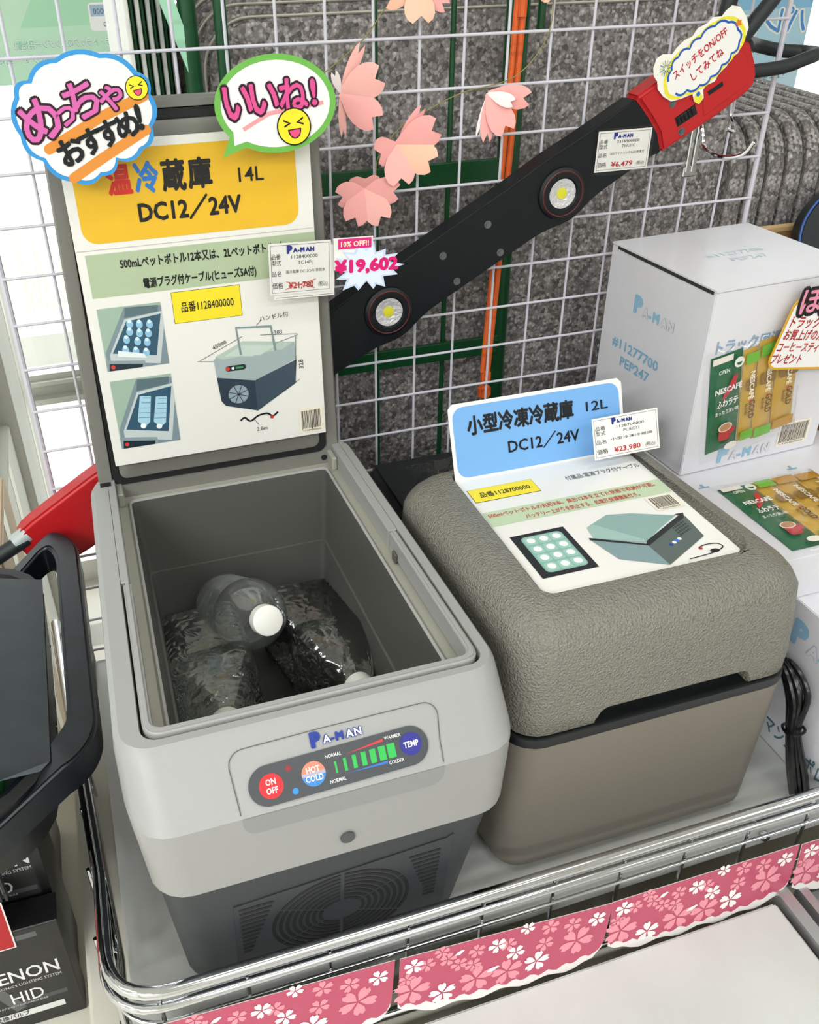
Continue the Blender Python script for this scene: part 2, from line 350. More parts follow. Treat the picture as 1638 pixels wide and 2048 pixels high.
# ---------------- chrome wire rack
rk = thing('wire_rack', 'chrome wire basket rack holding both coolers', 'rack', (.5, -.3, .70))
SH = M('satin steel sheet', 'c2c3bf', .32, .25, bump=.02, bs=30)
mk('shelf_sheet', *rbox(-.047, .895, -.518, -.010, .788, .80, .002), SH, rk)
def rail(z, off, r, name):
    P = [(-.083+off, -.008, z), (-.058+off*.6, -.40, z), (-.06+off, -.528+off, z), (.2, -.529+off, z-.002), (.897, -.531+off, z-.004)]
    P = [P[0], P[1]]+[(a.x, a.y, a.z) for a in fillet([P[1], P[2], P[3]], .055, 8)[1:-1]]+[P[3], P[4]]
    mk(name, *tube(P, r, 12), CHROME, rk, smooth=True, sharp=60)
rail(.872, 0, .0058, 'top_rail'); rail(.857, -.004, .0042, 'second_rail'); rail(.826, 0, .002, 'thin_rail'); rail(.733, -.004, .005, 'bottom_rail'); rail(.762, 0, .002, 'thin_rail')
mk('side_tube', *tube([(-.096, -.008, .862), (-.092, -.24, .862)], .0045, 10), CHROME, rk, smooth=True)
for x in [-.02+.0735*i for i in range(13)]: mk('upright_wire', *tube([(x, -.527, .87), (x, -.524, .72)], .002, 6), CHROME, rk, smooth=True)
for y in [-.46+.0735*i for i in range(7)]: mk('upright_wire', *tube([(-.066-.02*(y+.46), y, .87), (-.064-.02*(y+.46), y, .72)], .002, 6), CHROME, rk, smooth=True)
for y in [-.49+.03*i for i in range(2)]: mk('upright_wire', *tube([(-.058+.02*(-.49-y), y, .86), (-.058, y, .72)], .002, 6), CHROME, rk, smooth=True)
mk('bolt', *lathe([(.0, .003), (.004, .003), (.006, .0), (.006, -.004)][::-1], 12), CHROME, rk, frame((.603, -.5185, .80), (1, 0, 0), (0, 0, 1)), smooth=True)
# ---------------- sakura paper strips
PK = 'b85069'
def fl5(S, cx, cy, r, col, rot, h):
    for k in range(5):
        a = math.radians(rot+72*k); ca, sa = math.cos(a), math.sin(a)
        P = [(.08, 0), (.5, .27), (.82, .30), (1.0, .14), (.86, 0), (1.0, -.14), (.82, -.30), (.5, -.27)]
        S.poly('blossom', col, [(cx+r*(p*ca-q*sa), cy+r*(p*sa+q*ca)) for p, q in P], h)
FL = [(14, -14, 10, 1), (59, -12, 5, 3), (98, -16, 10, 1), (119, -33, 10, 1), (97, -48, 7, 4), (144, -54, 14, 1), (46, -62, 14, 1), (205, -16, 10, 1), (128, -3, 8, 1),
      (27, -17, 9, 0), (48, -17, 9, 0), (41, -5, 8, 0), (77, -16, 9, 0), (60, -28, 9, 0), (75, -34, 9, 0), (110, -19, 9, 0), (8, -30, 8, 0), (153, -10, 10, 0), (178, -15, 10, 0), (150, -32, 10, 0),
      (186, -40, 19, 0), (14, -47, 19, 0), (80, -55, 18, 0), (113, -57, 17, 0)]
corners = [((-.036, .849), (.187, .832)), ((.188, .833), (.406, .812)), ((.407, .811), (.628, .806)), ((.629, .806), (.85, .80))]
for i, ((xa, za), (xb, zb)) in enumerate(corners):
    labs = ['pink blossom paper strip at the rounded corner end of the rack', 'pink blossom paper strip in front of the grey cooler fan grille', 'pink blossom paper strip in front of the beige cooler', 'pink blossom paper strip beside the aluminium edged tray']
    t = thing('paper_strip', labs[i], 'paper strip', ((xa+xb)/2, -.54, .80), 'blossom strips along the rack front')
    yb = -.5405-.001*(i % 2); f = frame((xa, yb, za), (xb-xa, 0, zb-za), (0, .10, 1), .001); S = Sheet(f, t); W = 220
    H = [88, 84, 80, 80][i]
    Pw = [(0, 0), (W, 0)]+[(W-2, -H*.72)]+[(W*(1-k/22), -H+3*math.sin(k*1.3)+8*abs(math.cos(k*math.pi/22))**8) for k in range(1, 22)]+[(2, -H*.8)]
    mk('paper', *prism(Pw, -.5, 0), M('white strip paper', 'ece6e4', .4), t, f)
    Pp = [(0, 0), (W, 0)]+[(W-1, -H*.62)]+[(W*(1-k/44), -H+9+2.5*math.sin(k*1.7)+10*abs(math.cos(k*math.pi/44))**8) for k in range(1, 44)]+[(1, -H*.7)]
    S.poly('pink_print', PK, Pp, .3)
    for k, (u, v, r, cw) in enumerate(FL):
        v = v*H/84
        if cw in (1, 0): fl5(S, u, v, r, 'f3eceb' if cw else 'e592a0', 90+13*k, .6 if not cw else .8)
        else: S.poly('loose_petals', 'f3eceb', [(u-r, v-2), (u, v-3), (u+r, v+2), (u+r*.6, v+3.5), (u-r*.4, v+2)], .8)
    S.flush()
# ================================================================ WIRE GRID
gp = thing('wire_grid_panel', 'white coated wire grid panel standing behind both coolers', 'grid panel', (.4, 0, .70))
for c in range(-1, 18):
    e = c in (-1, 17); x = .05*c
    mk('edge_bar' if e else 'wire', *tube([(x, .002, .70), (x, .002, 1.85)], .0032 if e else .0016, 8), WIRE, gp, smooth=True)
for r in range(-5, 18):
    z = 1.56-.05*r; e = r in (17, -5)
    mk('wire', *tube([(-.05, -.0012, z), (.85, -.0012, z)], .0032 if e else .0016, 8), WIRE, gp, smooth=True)
# ---------------- dark green steel frame with foam pads
GRN = M('green enamel steel', '0e4a27', .35, var=.1, vs=20)
gf = thing('green_steel_rack', 'dark green steel rack behind the wire grid', 'rack', (.38, .11, 0))
def bar(name, a, b, w_, d_=None, m=GRN, p=gf):
    d_ = d_ or w_; A = Vector(a); B = Vector(b); L = (B-A).length; u = (B-A).normalized(); s = Vector((0, -1, 0)) if abs(u.y) < .9 else Vector((0, 0, 1)); v = s.cross(u)
    mt = Matrix((u, v, u.cross(v))).transposed().to_4x4(); mt.translation = A
    return mk(name, *bev(box(0, L, -w_/2, w_/2, -d_/2, d_/2), .001, 1), m, p, mt)
mk('post', *tube([(.565, .115, 0), (.565, .115, 1.75)], .014, 12), GRN, gf, smooth=True)
mk('post', *tube([(.182, .115, 0), (.182, .115, 1.75)], .0095, 12), GRN, gf, smooth=True); mk('post', *tube([(.214, .10, 0), (.214, .10, 1.75)], .007, 12), GRN, gf, smooth=True)
for z in (1.349, 1.115, .9): bar('crossbar', (.19, .10, z), (.56, .10, z), .026, .006)
for x in (.387, .4815): mk('rod', *tube([(x, .108, 0), (x, .108, 1.75)], .0035, 8), GRN, gf, smooth=True)
for x in (.60,): mk('rod', *tube([(x-.012, .10, 1.50), (x-.012, .10, 1.75)], .005, 8), GRN, gf, smooth=True)
# big grey foam pads seen face on, a short stack
FE = M('pale foam edge', 'b9b5a8', .8)
for i in range(4):
    off = i*.014; y = .16+i*.034
    P = rr(.20-off*.4, .915-off*.9, .35, 1.523+off*.75, .055, 8)
    labs = ['nearest big grey foam pad with rounded corners behind the green rack', 'grey foam pad second from the front behind the green rack', 'grey foam pad third from the front behind the green rack', 'rearmost grey foam pad behind the green rack']
    o = mk('foam_pad', *bev(prism(P, -.015, .015), .005, 2, 50), FOAM, None, frame((0, y, 0), (1, 0, 0), (0, 0, 1)), smooth=True); tag(o, labs[i], 'foam pad', 'big foam pads stacked upright')
    o = mk('foam_trim', *join(tube([(a, b, .012) for a, b in P], .0015, 4, True)), FE, None, frame((0, y, 0), (1, 0, 0), (0, 0, 1))); pad = [q for q in COL.objects if q.name.startswith('foam_pad')][-1]
    o.parent = pad; o.location = WLOC[o.name]-WLOC[pad.name]
# narrow white and green panels seen edge on, left of the foam
for i in range(9):
    x = .118+.0062*i; y = .12+.006*i
    c = i % 2
    o = mk('edge_panel', *rbox(x, x+(.0035 if c else .005), y, y+.30, .5, 1.72-.004*i, .001, 1), GRN if c else M('white panel', 'e4e4de', .5))
    nm = ['outermost', 'outermost', 'second', 'second', 'third', 'third', 'fourth', 'fourth', 'innermost'][i]
    tag(o, f'{nm} thin green panel standing on edge beside the foam pads' if c else f'{nm} thin white panel standing on edge beside the foam pads', 'panel', 'green panels on edge' if c else 'white panels on edge')
o = mk('green_brace', *prism([(.135, 1.60), (.15, 1.61), (.182, 1.50), (.178, 1.47)], 0, .004), M('pale green card', 'a9dfbf', .5), None, frame((0, .112, 0), (1, 0, 0), (0, 0, 1))); tag(o, 'pale green slanted strip across the narrow panels', 'strip')
# stack of thinner foam pads receding at the far side of the grid
dv = Vector((.17, .985, 0)).normalized(); nv = Vector((dv.y, -dv.x, 0))
for i in range(16):
    odd = i % 2; th = .0055 if odd else .0085
    o0 = Vector((.925, .125, 0))+nv*.0152*i+dv*(.007*odd+.002*i)
    P = rr(0, .62, .0, 1.372-.006*odd, .075, 7)
    nm = ['nearest', 'second', 'third', 'fourth', 'fifth', 'sixth', 'seventh', 'eighth', 'ninth', 'tenth', 'eleventh', 'twelfth', 'thirteenth', 'fourteenth', 'fifteenth', 'last'][i]
    o = mk('thin_foam_pad', *bev(prism(P, -th, th), .002, 1, 50), FOAM, None, frame(o0, dv, (0, 0, 1)), smooth=True)
    tag(o, f'{nm} thin grey foam pad in the row of pads standing behind the white carton', 'foam pad', 'thin foam pads in a row')
# orange strap hanging
t = thing('orange_strap', 'orange rope strap hanging beside the dark green post', 'strap', (.53, .055, 1.07)); OR = M('orange webbing', 'e8682a', .6)
mk('cord', *tube(smoothpath([(.533, .05, 1.75), (.531, .05, 1.53), (.5245, .05, 1.32), (.5165, .05, 1.10)], 4), .0034, 8), OR, t, smooth=True)
mk('cord', *tube(smoothpath([(.541, .05, 1.75), (.539, .05, 1.53), (.533, .05, 1.32), (.524, .05, 1.10)], 4), .0038, 8), OR, t, smooth=True)
mk('cord', *tube([(.537, .046, 1.75), (.536, .046, 1.52)], .005, 8), OR, t, smooth=True)
mk('buckle', *join(rbox(.512, .529, .043, .056, 1.062, 1.080, .003), rbox(.515, .528, .044, .055, 1.084, 1.102, .003)), OR, t)
# ================================================================ COOLER WITH OPEN LID
def wa(x, y, z):
    k = 1-.055*(y+.48)/.40; return (.139+(x-.139)*k, y, z)
LG = M('light grey moulded plastic', '979796', .42, bump=.12, bs=1600, bdist=.0003); LG2 = M('warm grey inner plastic', '9c9b90', .45)
DG = M('charcoal moulded plastic', '2f3337', .5, bump=.15, bs=1500, bdist=.0003); CV = M('dark grey liner plastic', '54544f', .42)
ca = thing('open_cooler', 'grey portable cooler box with its lid standing open', 'cooler', (.14, -.3, .80))
mk('lower_body', *loft([ring(.012, .262, -.488, -.085, .022, .801), ring(.006, .268, -.494, -.08, .028, .812), ring(-.004, .290, -.518, -.075, .030, .980), ring(.004, .283, -.508, -.083, .02, .9801)], True, False), DG, ca, warp=wa, smooth=True)
rings = [ring(.0, .288, -.517, -.078, .03, .9785), ring(-.007, .294, -.5255, -.075, .032, .9815), ring(-.010, .2955, -.5275, -.073, .032, 1.03), ring(-.012, .2965, -.5275, -.072, .032, 1.0565), ring(-.0135, .297, -.521, -.072, .032, 1.0635), ring(-.0145, .2968, -.493, -.071, .030, 1.094),
         ring(-.0135, .296, -.487, -.071, .028, 1.1005), ring(-.009, .293, -.482, -.0705, .024, 1.1045),
         ring(.0060, .2845, -.4752, -.074, .014, 1.1045), ring(.0064, .2841, -.4748, -.0744, .014, 1.1035), ring(.0070, .2835, -.474, -.0744, .014, 1.0830), ring(.024, .266, -.452, -.094, .008, 1.0815), ring(.0262, .2628, -.4485, -.0965, .006, 1.0845), ring(.0285, .2605, -.446, -.099, .006, 1.083),
         ring(.034, .255, -.440, -.104, .006, .99), ring(.0365, .2525, -.438, -.106, .006, .9895), ring(.042, .247, -.431, -.112, .010, .852), ring(.05, .239, -.42, -.12, .01, .848)]
V, F = loft(rings, False, True); n = len(rings[0]); fm = []
for k in range(len(rings)-1): fm += [1 if 8 <= k < 12 else (2 if k >= 13 else 0)]*n
fm.append(2)
mk('upper_shell', V, F, [LG, LG2, CV], ca, warp=wa, smooth=True, fm=fm, sharp=28)
for a, b in ((.0065, .0145), (.2745, .284)): mk('side_cheek', *rbox(a, b, -.272, -.076, 1.082, 1.1046, .0008, 1), LG, ca, warp=wa)
for a, b in ((.0145, .022), (.268, .2745)): mk('hinge_block', *rbox(a, b, -.105, -.080, 1.082, 1.0985, .0015, 1), LG2, ca, warp=wa)
mk('hinge_slot', *box(-.002, .010, -.0935, -.0855, 1.1035, 1.1052), BLK, ca, warp=wa)
mk('latch_pin', *rbox(.2712, .2738, -.300, -.290, 1.083, 1.094, .0008, 1), CV, ca, warp=wa)
# folded carrying handle: a U laid round the opening
x0, x1, yf = .0085, .2815, -.4728
outer = [(x0, -.275)]+[tuple(p.xy) for p in fillet([(x0, -.30, 0), (x0, yf, 0), (x1, yf, 0), (x1, -.30, 0)], .016, 6)[1:-1]]+[(x1, -.275)]
x0, x1, yf = x0+.0075, x1-.0075, yf+.0085
inner = [(x0, -.275)]+[tuple(p.xy) for p in fillet([(x0, -.30, 0), (x0, yf, 0), (x1, yf, 0), (x1, -.30, 0)], .009, 6)[1:-1]]+[(x1, -.275)]
def Ushape(z0, z1, dd=0):
    n = len(outer); V = [(a, b, z0) for a, b in outer]+[(a, b, z0) for a, b in inner]+[(a, b, z1) for a, b in outer]+[(a, b, z1) for a, b in inner]
    F = []
    for i in range(n-1): F += [(i, i+1, n+i+1, n+i)[::-1], (2*n+i, 2*n+i+1, 3*n+i+1, 3*n+i), (i, i+1, 2*n+i+1, 2*n+i), (n+i, n+i+1, 3*n+i+1, 3*n+i)[::-1]]
    F += [(0, 2*n, 3*n, n), (n-1, 2*n-1, 4*n-1, 3*n-1)]; return V, F
hd = mk('carry_handle', *bev(Ushape(1.0835, 1.1075), .0022, 3, 50), LG, ca, warp=wa, smooth=True)
# control panel on the sloped front
f = frame((0, -.5275, 1.0576), (1, 0, 0), (0, .0345, .0375), .001)
V_, F_ = bev(prism(rr(64.5, 230, -17, 49, 12), 0, .5), .2, 1)
# panel outline: sloped piece and the piece below the bend
S = Sheet(f, ca)
mk('panel_seam', *join(*[([(a, b, .25+h) for a, b, h in thickline(P, .7)[0]], thickline(P, .7)[1]) for P in ([(67, 2)]+[(66, 20)]+arc(77, 37, 12, 180, 90, 6)+[(140, 50)]+arc(221, 39, 11, 90, 0, 6)+[(229, 20), (228, 2)],)]), M('seam line grey', '55534e', .6), ca, f)  # thin grey line drawn along the joint of the panel
fv = frame((0, -.5277, 1.0566), (1, 0, 0), (0, 0, 1), .001)
mk('panel_recess', *flat(arc(79, -8, 11, 180, 270, 6)+arc(217, -8, 11, 270, 360, 6)+[(228, 0), (68, 0)], .3), M('panel lower grey', '8b8b8c', .45), ca, fv)
cp = [(p[0], p[1]) for p in rr(77, 217, 4, 36, 15.5, 8)]
cp = [(a, b+(a-147)*.02) for a, b in rr(76, 219, 4.5, 34.5, 15, 10)]
mk('control_strip', *prism(cp, .1, .9), M('membrane switch charcoal', '2f3338', .3), ca, f)
def btn(x, y, r, c, nm='button'): return mk(nm, *prism(circ(x, y, r, 24), .9, 1.3), ink(c), ca, f)
btn(93, 17.5, 9.3, 'd3262e'); btn(126, 18.5, 9.3, 'd8806a'); S.poly('button_shade', '3b7fc4', arc(126, 18.5, 9.3, 180, 360, 14), 1.4); btn(205, 22, 8.8, '2a2a86')
S.poly('button_shade', 'a8a0b4', rect(116.9, 135.1, 17.2, 19.8), 1.5)
btn(108, 27, 2.2, '8c2a30', 'indicator_lamp'); btn(110, 9.5, 2.4, '2f86c8', 'indicator_lamp')
for t_, x, y in (('ON', 93, 18.6), ('OFF', 93, 12.2), ('HOT', 126, 19.6), ('COLD', 126, 13.2), ('TEMP', 205, 19.8)): S.text(t_, x, y, 4.6, 'f2f2f2', 1.7, .02, 'c', sx=.8)
for i in range(7):
    x = 143+i*7.1; wd = 1.6+.8*i; hh = 9 if i < 1 else 9.5
    S.poly('level_bar', '2fae4e', rect(x, x+min(wd, 6.4), 14.5+i*.12, 14.5+hh+i*.35), 1.2)
S.poly('level_wedge', 'c83238', [(152, 26.6), (184, 29.0), (184, 31.0)], 1.2); S.poly('level_wedge', '2d6fc0', [(152, 12.6), (184, 12.0), (184, 14.0)], 1.2)
for t_, x, y in (('NORMAL', 137, 27.2), ('NORMAL', 137, 8.2), ('WARMER', 185, 29.6), ('COLDER', 185, 10.8)): S.text(t_, x, y, 2.7, 'e8e8e8', 1.3, .01, sx=.85)
logo(S, 129.5, 38.4, 7.4, '14308c', 'f4f4f4', .5)
S.flush()
mk('screw_cap', *prism(circ(0, 0, 6, 20), -.5, .8), M('dark plug', '4a4a4c', .5), ca, frame((.1475, -.5278, 1.003), (1, 0, 0), (0, 0, 1), .001))
# fan grille on the lower front (body face leans back)
fg = frame((0, -.4945, .812), (1, 0, 0), (0, -.024, .168), .001)
mk('grille_panel', *prism([(50, 4), (246, 4), (246, 140), (236, 148), (50, 128)][:3]+[(240, 136), (52, 122)], -.5, .5), M('grille charcoal', '292d31', .45), ca, fg)
HOLE = M('grille slot dark', '0c0e10', .6)
def slot(x0, x1, y, h_=3.4): return prism(rr(x0, x1, y, y+h_, h_/2, 3), .3, .9)
mk('vent_slot', *join(*[slot(56, 56+30-2*i, 112-7*i) for i in range(12)]), HOLE, ca, fg); mk('vent_slot', *join(*[slot(206+2*i if i < 10 else 224, 236, 118-7*i) for i in range(12)]), HOLE, ca, fg)
def arcslot(r, a0, a1, wd=3.2):
    return [(146+a, 62+b) for a, b in arc(0, 0, r+wd/2, a0, a1, 8)+arc(0, 0, r-wd/2, a1, a0, 8)]
mk('fan_grille', *join(*[prism(arcslot(r, a+2.5*40/r, a+60-2.5*40/r), .3, .9) for r in (20, 26, 32, 38, 44, 50, 56, 62) for a in (-30, 30, 90, 150, 210, 270)]), HOLE, ca, fg)
# lid, standing open, leaning back three degrees
lf = frame((.004, -.085, 1.081), (1, 0, 0), (0, math.sin(math.radians(3)), math.cos(math.radians(3))), .001)
lid = mk('lid', *loft([[(p[0]+(139-p[0])*.0, p[1], z) for p in q] for q, z in ((rr(4, 268, 2, 394, 14), -31), (rr(0, 272, -1, 398, 16), -26), (rr(0, 272, -1, 398, 16), -3), (rr(2, 270, 1, 396, 15), 0), (rr(14, 258, 15, 390, 10), 0), (rr(15, 257, 16, 389, 10), -6), (rr(23, 249, 24, 380, 8), -6), (rr(23.5, 248.5, 24.5, 379.5, 8), 0), (rr(27, 245, 28, 376, 7), 1.5))]), M('lid grey plastic', '76756f', .4, bump=.1, bs=1500, bdist=.0003), ca, lf, smooth=True, warp=lambda a, b, c: (a+(b/390)*((1-a/271)*10-(a/271)*5), b, c))
mk('lid_gasket', *loft([[(p[0], p[1], z) for p in q] for q, z in ((rr(15, 257, 16, 389, 10), -5.5), (rr(15.3, 256.7, 16.3, 388.7, 10), -2.5), (rr(22.7, 249.3, 23.7, 380.3, 8), -2.5), (rr(23, 249, 24, 380, 8), -5.5))], False, False), M('black rubber gasket', '101112', .6), lid, lf, warp=lambda a, b, c: (a+(b/390)*((1-a/271)*10-(a/271)*5), b, c))
for x, y in ((20, 7), (253, 6)): mk('lid_screw', *prism(circ(x, y+3, 3.6, 14), -.2, .4), HOLE, lid, lf)
# ---------------- bottles inside
PET = clear('clear bottle plastic', (.95, .97, .96), 2.2, .06, .3, 40, haze=.07); PETR = pet('clear ribbed plastic', .45, 45, (.98, 1, .99), ior=1.16, gm=.16)
CAP = M('white cap plastic', 'e6e4dd', .45)
def knurl(r, z0, z1, fr, p):
    prof = [(r*.94, z0), (r, z0+.001), (r, z1-.003), (r*.97, z1-.0008), (r*.88, z1)]
    V, F = lathe(prof, 48); V = [(x*(1+.018*(i % 2)), y*(1+.018*(i % 2)), z) if .2 < (z-z0)/(z1-z0) < .8 else (x, y, z) for i, (x, y, z) in enumerate(V)]
    return mk('cap', V, F, CAP, p, fr, smooth=True)
def axframe(cap, tail, roll=0):
    n = (Vector(cap)-Vector(tail)).normalized(); a = Vector((0, 0, 1)) if abs(n.z) < .9 else Vector((1, 0, 0)); u = (a-n*a.dot(n)).normalized(); v = n.cross(u)
    c, s = math.cos(math.radians(roll)), math.sin(math.radians(roll)); u, v = u*c+v*s, v*c-u*s
    m = Matrix((u, v, n)).transposed().to_4x4(); m.translation = Vector(tail); return m
bt = thing('round_bottle', 'empty clear round bottle with white cap lying on the other two', 'bottle', (.13, -.18, .89), 'empty bottles in the open cooler')
m_ = axframe((.1425, -.276, 1.027), (.1185, -.112, .930))
L = (Vector((.1425, -.276, 1.027))-Vector((.1185, -.112, .930))).length
prof = [(.020, .004), (.028, .0), (.033, .004), (.0345, .012)]
for i in range(12): prof += [(.0368, .016+.0075*i), (.0345, .0195+.0075*i)]
prof += [(.0375, .108), (.0385, .122), (.0365, .136), (.030, .147), (.0235, .156), (.0165, .163), (.0135, .168), (.0132, L-.012)]
mk('body', *lathe(prof, 40, False), PET, bt, m_, smooth=True, sharp=60); knurl(.0158, L-.015, L, m_, bt)
def sqbottle(cap, tail, lab, roll):
    t = thing('square_bottle', lab, 'bottle', tuple((Vector(cap)+Vector(tail))/2-Vector((0, 0, .045))), 'empty bottles in the open cooler'); m = axframe(cap, tail, roll)
    L = (Vector(cap)-Vector(tail)).length; R = []
    def sq(h, r, z, n=3): R.append([(a, b, z) for a, b in rr(-h, h, -h, h, r, n)])
    sq(.030, .012, 0); sq(.042, .014, .004)
    for i in range(9): sq(.0445, .012, .010+.0125*i); sq(.0415, .014, .016+.0125*i)
    z = .124; sq(.0445, .012, z); sq(.0440, .014, z+.02); sq(.030, .018, z+.052); sq(.0175, .0174, z+.071); sq(.0135, .0134, z+.078); sq(.0132, .0131, L-.012)
    mk('body', *loft(R, True, False), PETR, t, m, smooth=True, sharp=25)
    knurl(.0160, L-.015, L, m, t)
sqbottle((.084, -.336, .955), (.088, -.128, .8965), 'empty clear square bottle with white cap, on the handle-side wall of the cooler', 4)
sqbottle((.224, -.328, .952), (.204, -.118, .8965), 'empty clear square bottle with white cap, next to the beige cooler side wall', -6)

# ================================================================ BEIGE COOLER
TN = M('grained beige plastic', '7b7970', .40, bump=1.0, bs=480, bdist=.003, spec=.5); TN2 = M('fine grained taupe plastic', '736c63', .45, bump=.2, bs=1300, bdist=.0004)
def wb_(x, y, z): return (x-.065*(y+.48), y, z)
cb = thing('closed_cooler', 'beige compact fridge box with closed grained lid and black seam', 'cooler', (.47, -.3, .80))
mk('body', *loft([ring(.328, .606, -.468, -.072, .020, .801), ring(.321, .614, -.476, -.066, .028, .812), ring(.319, .617, -.480, -.064, .030, .975), ring(.319, .617, -.480, -.064, .030, .984)]), TN2, cb, warp=wb_, smooth=True)
mk('seam_band', *loft([ring(.3185, .6175, -.4795, -.075, .030, .9835), ring(.318, .618, -.4800, -.075, .030, .985), ring(.318, .618, -.4800, -.075, .030, .9945), ring(.3195, .6165, -.478, -.075, .030, .9952)]), BLK, cb, warp=wb_, smooth=True)
mk('rear_deck', *rbox(.312, .605, -.188, -.066, .9945, 1.062, .010, 3), M('black grained plastic', '1b1e20', .5, bump=.4, bs=900), cb, smooth=True)
R = [ring(.322, .6145, -.474, -.198, .026, .9950), ring(.3195, .617, -.4785, -.194, .030, .9985), ring(.319, .6175, -.480, -.192, .032, 1.02), ring(.3195, .617, -.478, -.192, .035, 1.060)]
for a in (15, 30, 45, 60, 75, 90):
    q = .034*(1-math.cos(math.radians(a))); zz = 1.083+.0365*math.sin(math.radians(a)); R.append(ring(.320+q, .6165-q, -.476+q*1.15, -.193-q*.5, .036, zz))
R = [[wb_(*p) for p in q] for q in R]
R += [ring(.3585, .578, -.4310, -.2125, .012, 1.1195), ring(.3590, .577, -.4300, -.2130, .011, 1.1182), ring(.3600, .576, -.4295, -.2135, .011, 1.1140), ring(.3615, .574, -.4285, -.2155, .010, 1.1130)]
V, F = loft(R); lidb = mk('lid', V, F, TN, cb, smooth=True, sharp=50)
cut = mk('cut', *prism([(.391, -.95), (.568, -.95)]+[(.562, -1.004)]+arc(.549, -1.0055, .011, 0, -90, 6)+arc(.410, -1.0055, .011, -90, -180, 6)+[(.397, -1.004)], -.60, -.462), TN, None, Matrix(((1, 0, 0, 0), (0, 0, 1, 0), (0, -1, 0, 0), (0, 0, 0, 1))))
md = lidb.modifiers.new('cut', 'BOOLEAN'); md.object = cut; md.operation = 'DIFFERENCE'; md.solver = 'EXACT'
dg = bpy.context.evaluated_depsgraph_get(); me = bpy.data.meshes.new_from_object(lidb.evaluated_get(dg)); lidb.modifiers.clear(); lidb.data = me; bpy.data.objects.remove(cut)
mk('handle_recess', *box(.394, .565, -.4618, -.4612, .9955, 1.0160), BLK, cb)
# ================================================================ POSTERS AND TAGS ON THE COOLERS
T3 = math.radians(3)
pa = thing('cooler_poster', 'laminated yellow and white sales poster taped on the open lid', 'poster', (.14, -.092, 1.127))
f = frame((.0254, -.0925, 1.1268), (1, 0, 0), (0, math.sin(T3), math.cos(T3)), .001); S = Sheet(f, pa)
mk('paper', *prism(rect(0, 233, 0, 322), -.4, 0), GLOSSP, pa, f)
S.poly('yellow_banner', 'e9b82c', rr(9, 218, 232, 314, 14), .25); line(S, 'fold_line', 'b9b6b0', [(1, 226.5), (232, 226.5)], .5, .3)
for t_, x, c in (('温', 39, 'd8302c'), ('冷', 64, '2f78c8'), ('蔵', 89, '1c1c1e'), ('庫', 113.5, '1c1c1e')): S.text(t_, x+.8, 277, 21, c, .6, .04, fit=21)
S.text('14L', 161.5, 276.5, 13.5, '1c1c1e', .6, .01, fit=24); S.text('DC12／24V', 64, 249, 16.5, '1c1c1e', .6, .035, fit=97)
S.poly('green_band', 'b0c0a0', rect(8, 233, 181, 222.5), .25)
S.text('500mLペットボトル12本又は、2Lペットボトル2本', 39, 207.5, 7.8, '1c1c1e', .6, .03, fit=162); S.text('電源プラグ付ケーブル(ヒューズ5A付)', 58, 186.5, 7.8, '1c1c1e', .6, .03, fit=112)
S.poly('yellow_label', '2a2a20', rect(82.6, 151.8, 146.2, 178.3), .25); S.poly('yellow_label', 'f2dc2c', rect(83, 151.4, 146.6, 177.9), .45); S.text('品番1128400000', 91, 158, 8.2, '1c1c1e', .7, .01, fit=53)
# two small photographs
def minibottle(x, y, r): S.poly('photo', '8fc2e0', circ(x, y-3, r*1.3, 12, r*1.6), .7); S.poly('photo', 'd8eef8', circ(x, y, r*.75, 12), .85)
for k, (yt, yb) in enumerate(((170.3, 106), (95, 19))):
    a, b = (9.5, 71.3)
    S.poly('photo', '9fb6a6', rect(a, b, yb, yt), .3); H = yt-yb
    q = lambda u, v: (a+u*(b-a), yb+v*H)
    S.poly('photo', '7d8f98', [q(.02, .12), q(.02, .3), q(.42, .98), q(1, .95), q(1, 0), q(.3, 0)], .4)
    S.poly('photo', 'c3ccce', [q(.08, .16), q(.08, .26), q(.40, .80), q(1, .86), q(1, .6), q(.86, .02)], .45)
    S.poly('photo', '33566c', [q(.13, .28), q(.42, .76), q(.98, .82), q(.82, .16)], .5)
    S.poly('photo', '5a7078', [q(.40, .82), q(.44, .98), q(.96, .96), q(.94, .86)], .5)
    S.poly('photo', '8b9ba2', [q(0, 0), q(0, .18), q(.62, .10), q(.62, 0)], .5); S.poly('photo', '1d2d3a', [q(.03, 0), q(.05, .12), q(.58, .05), q(.56, 0)], .55); S.poly('photo', 'd23a34', circ(*q(.10, .06), 2.2, 12), .7)
    if k == 0:
        for u, v in ((.47, .76), (.62, .74), (.78, .72), (.45, .64), (.60, .60), (.74, .58), (.38, .52), (.55, .47), (.70, .44), (.34, .36), (.50, .32), (.66, .28)): minibottle(*q(u, v), 2.6)
        S.poly('photo', 'e4eef0', [q(.22, .32), q(.62, .22), q(.66, .14), q(.2, .22)], .95)
    else:
        for u, v in ((.42, .38), (.68, .34)):
            S.poly('photo', 'a9d0e4', [q(u-.08, v), q(u+.02, v+.36), q(u+.20, v+.34), q(u+.12, v-.04), q(u+.02, v-.1)], .7)
            for j in range(5): line(S, 'photo', '5d8cac', [q(u-.06+.03*j, v+.05+.07*j), q(u+.13+.02*j, v+.03+.07*j)], .7, .85)
            S.poly('photo', 'f2f6f8', circ(*q(u, v-.08), 3, 12), 1.0)
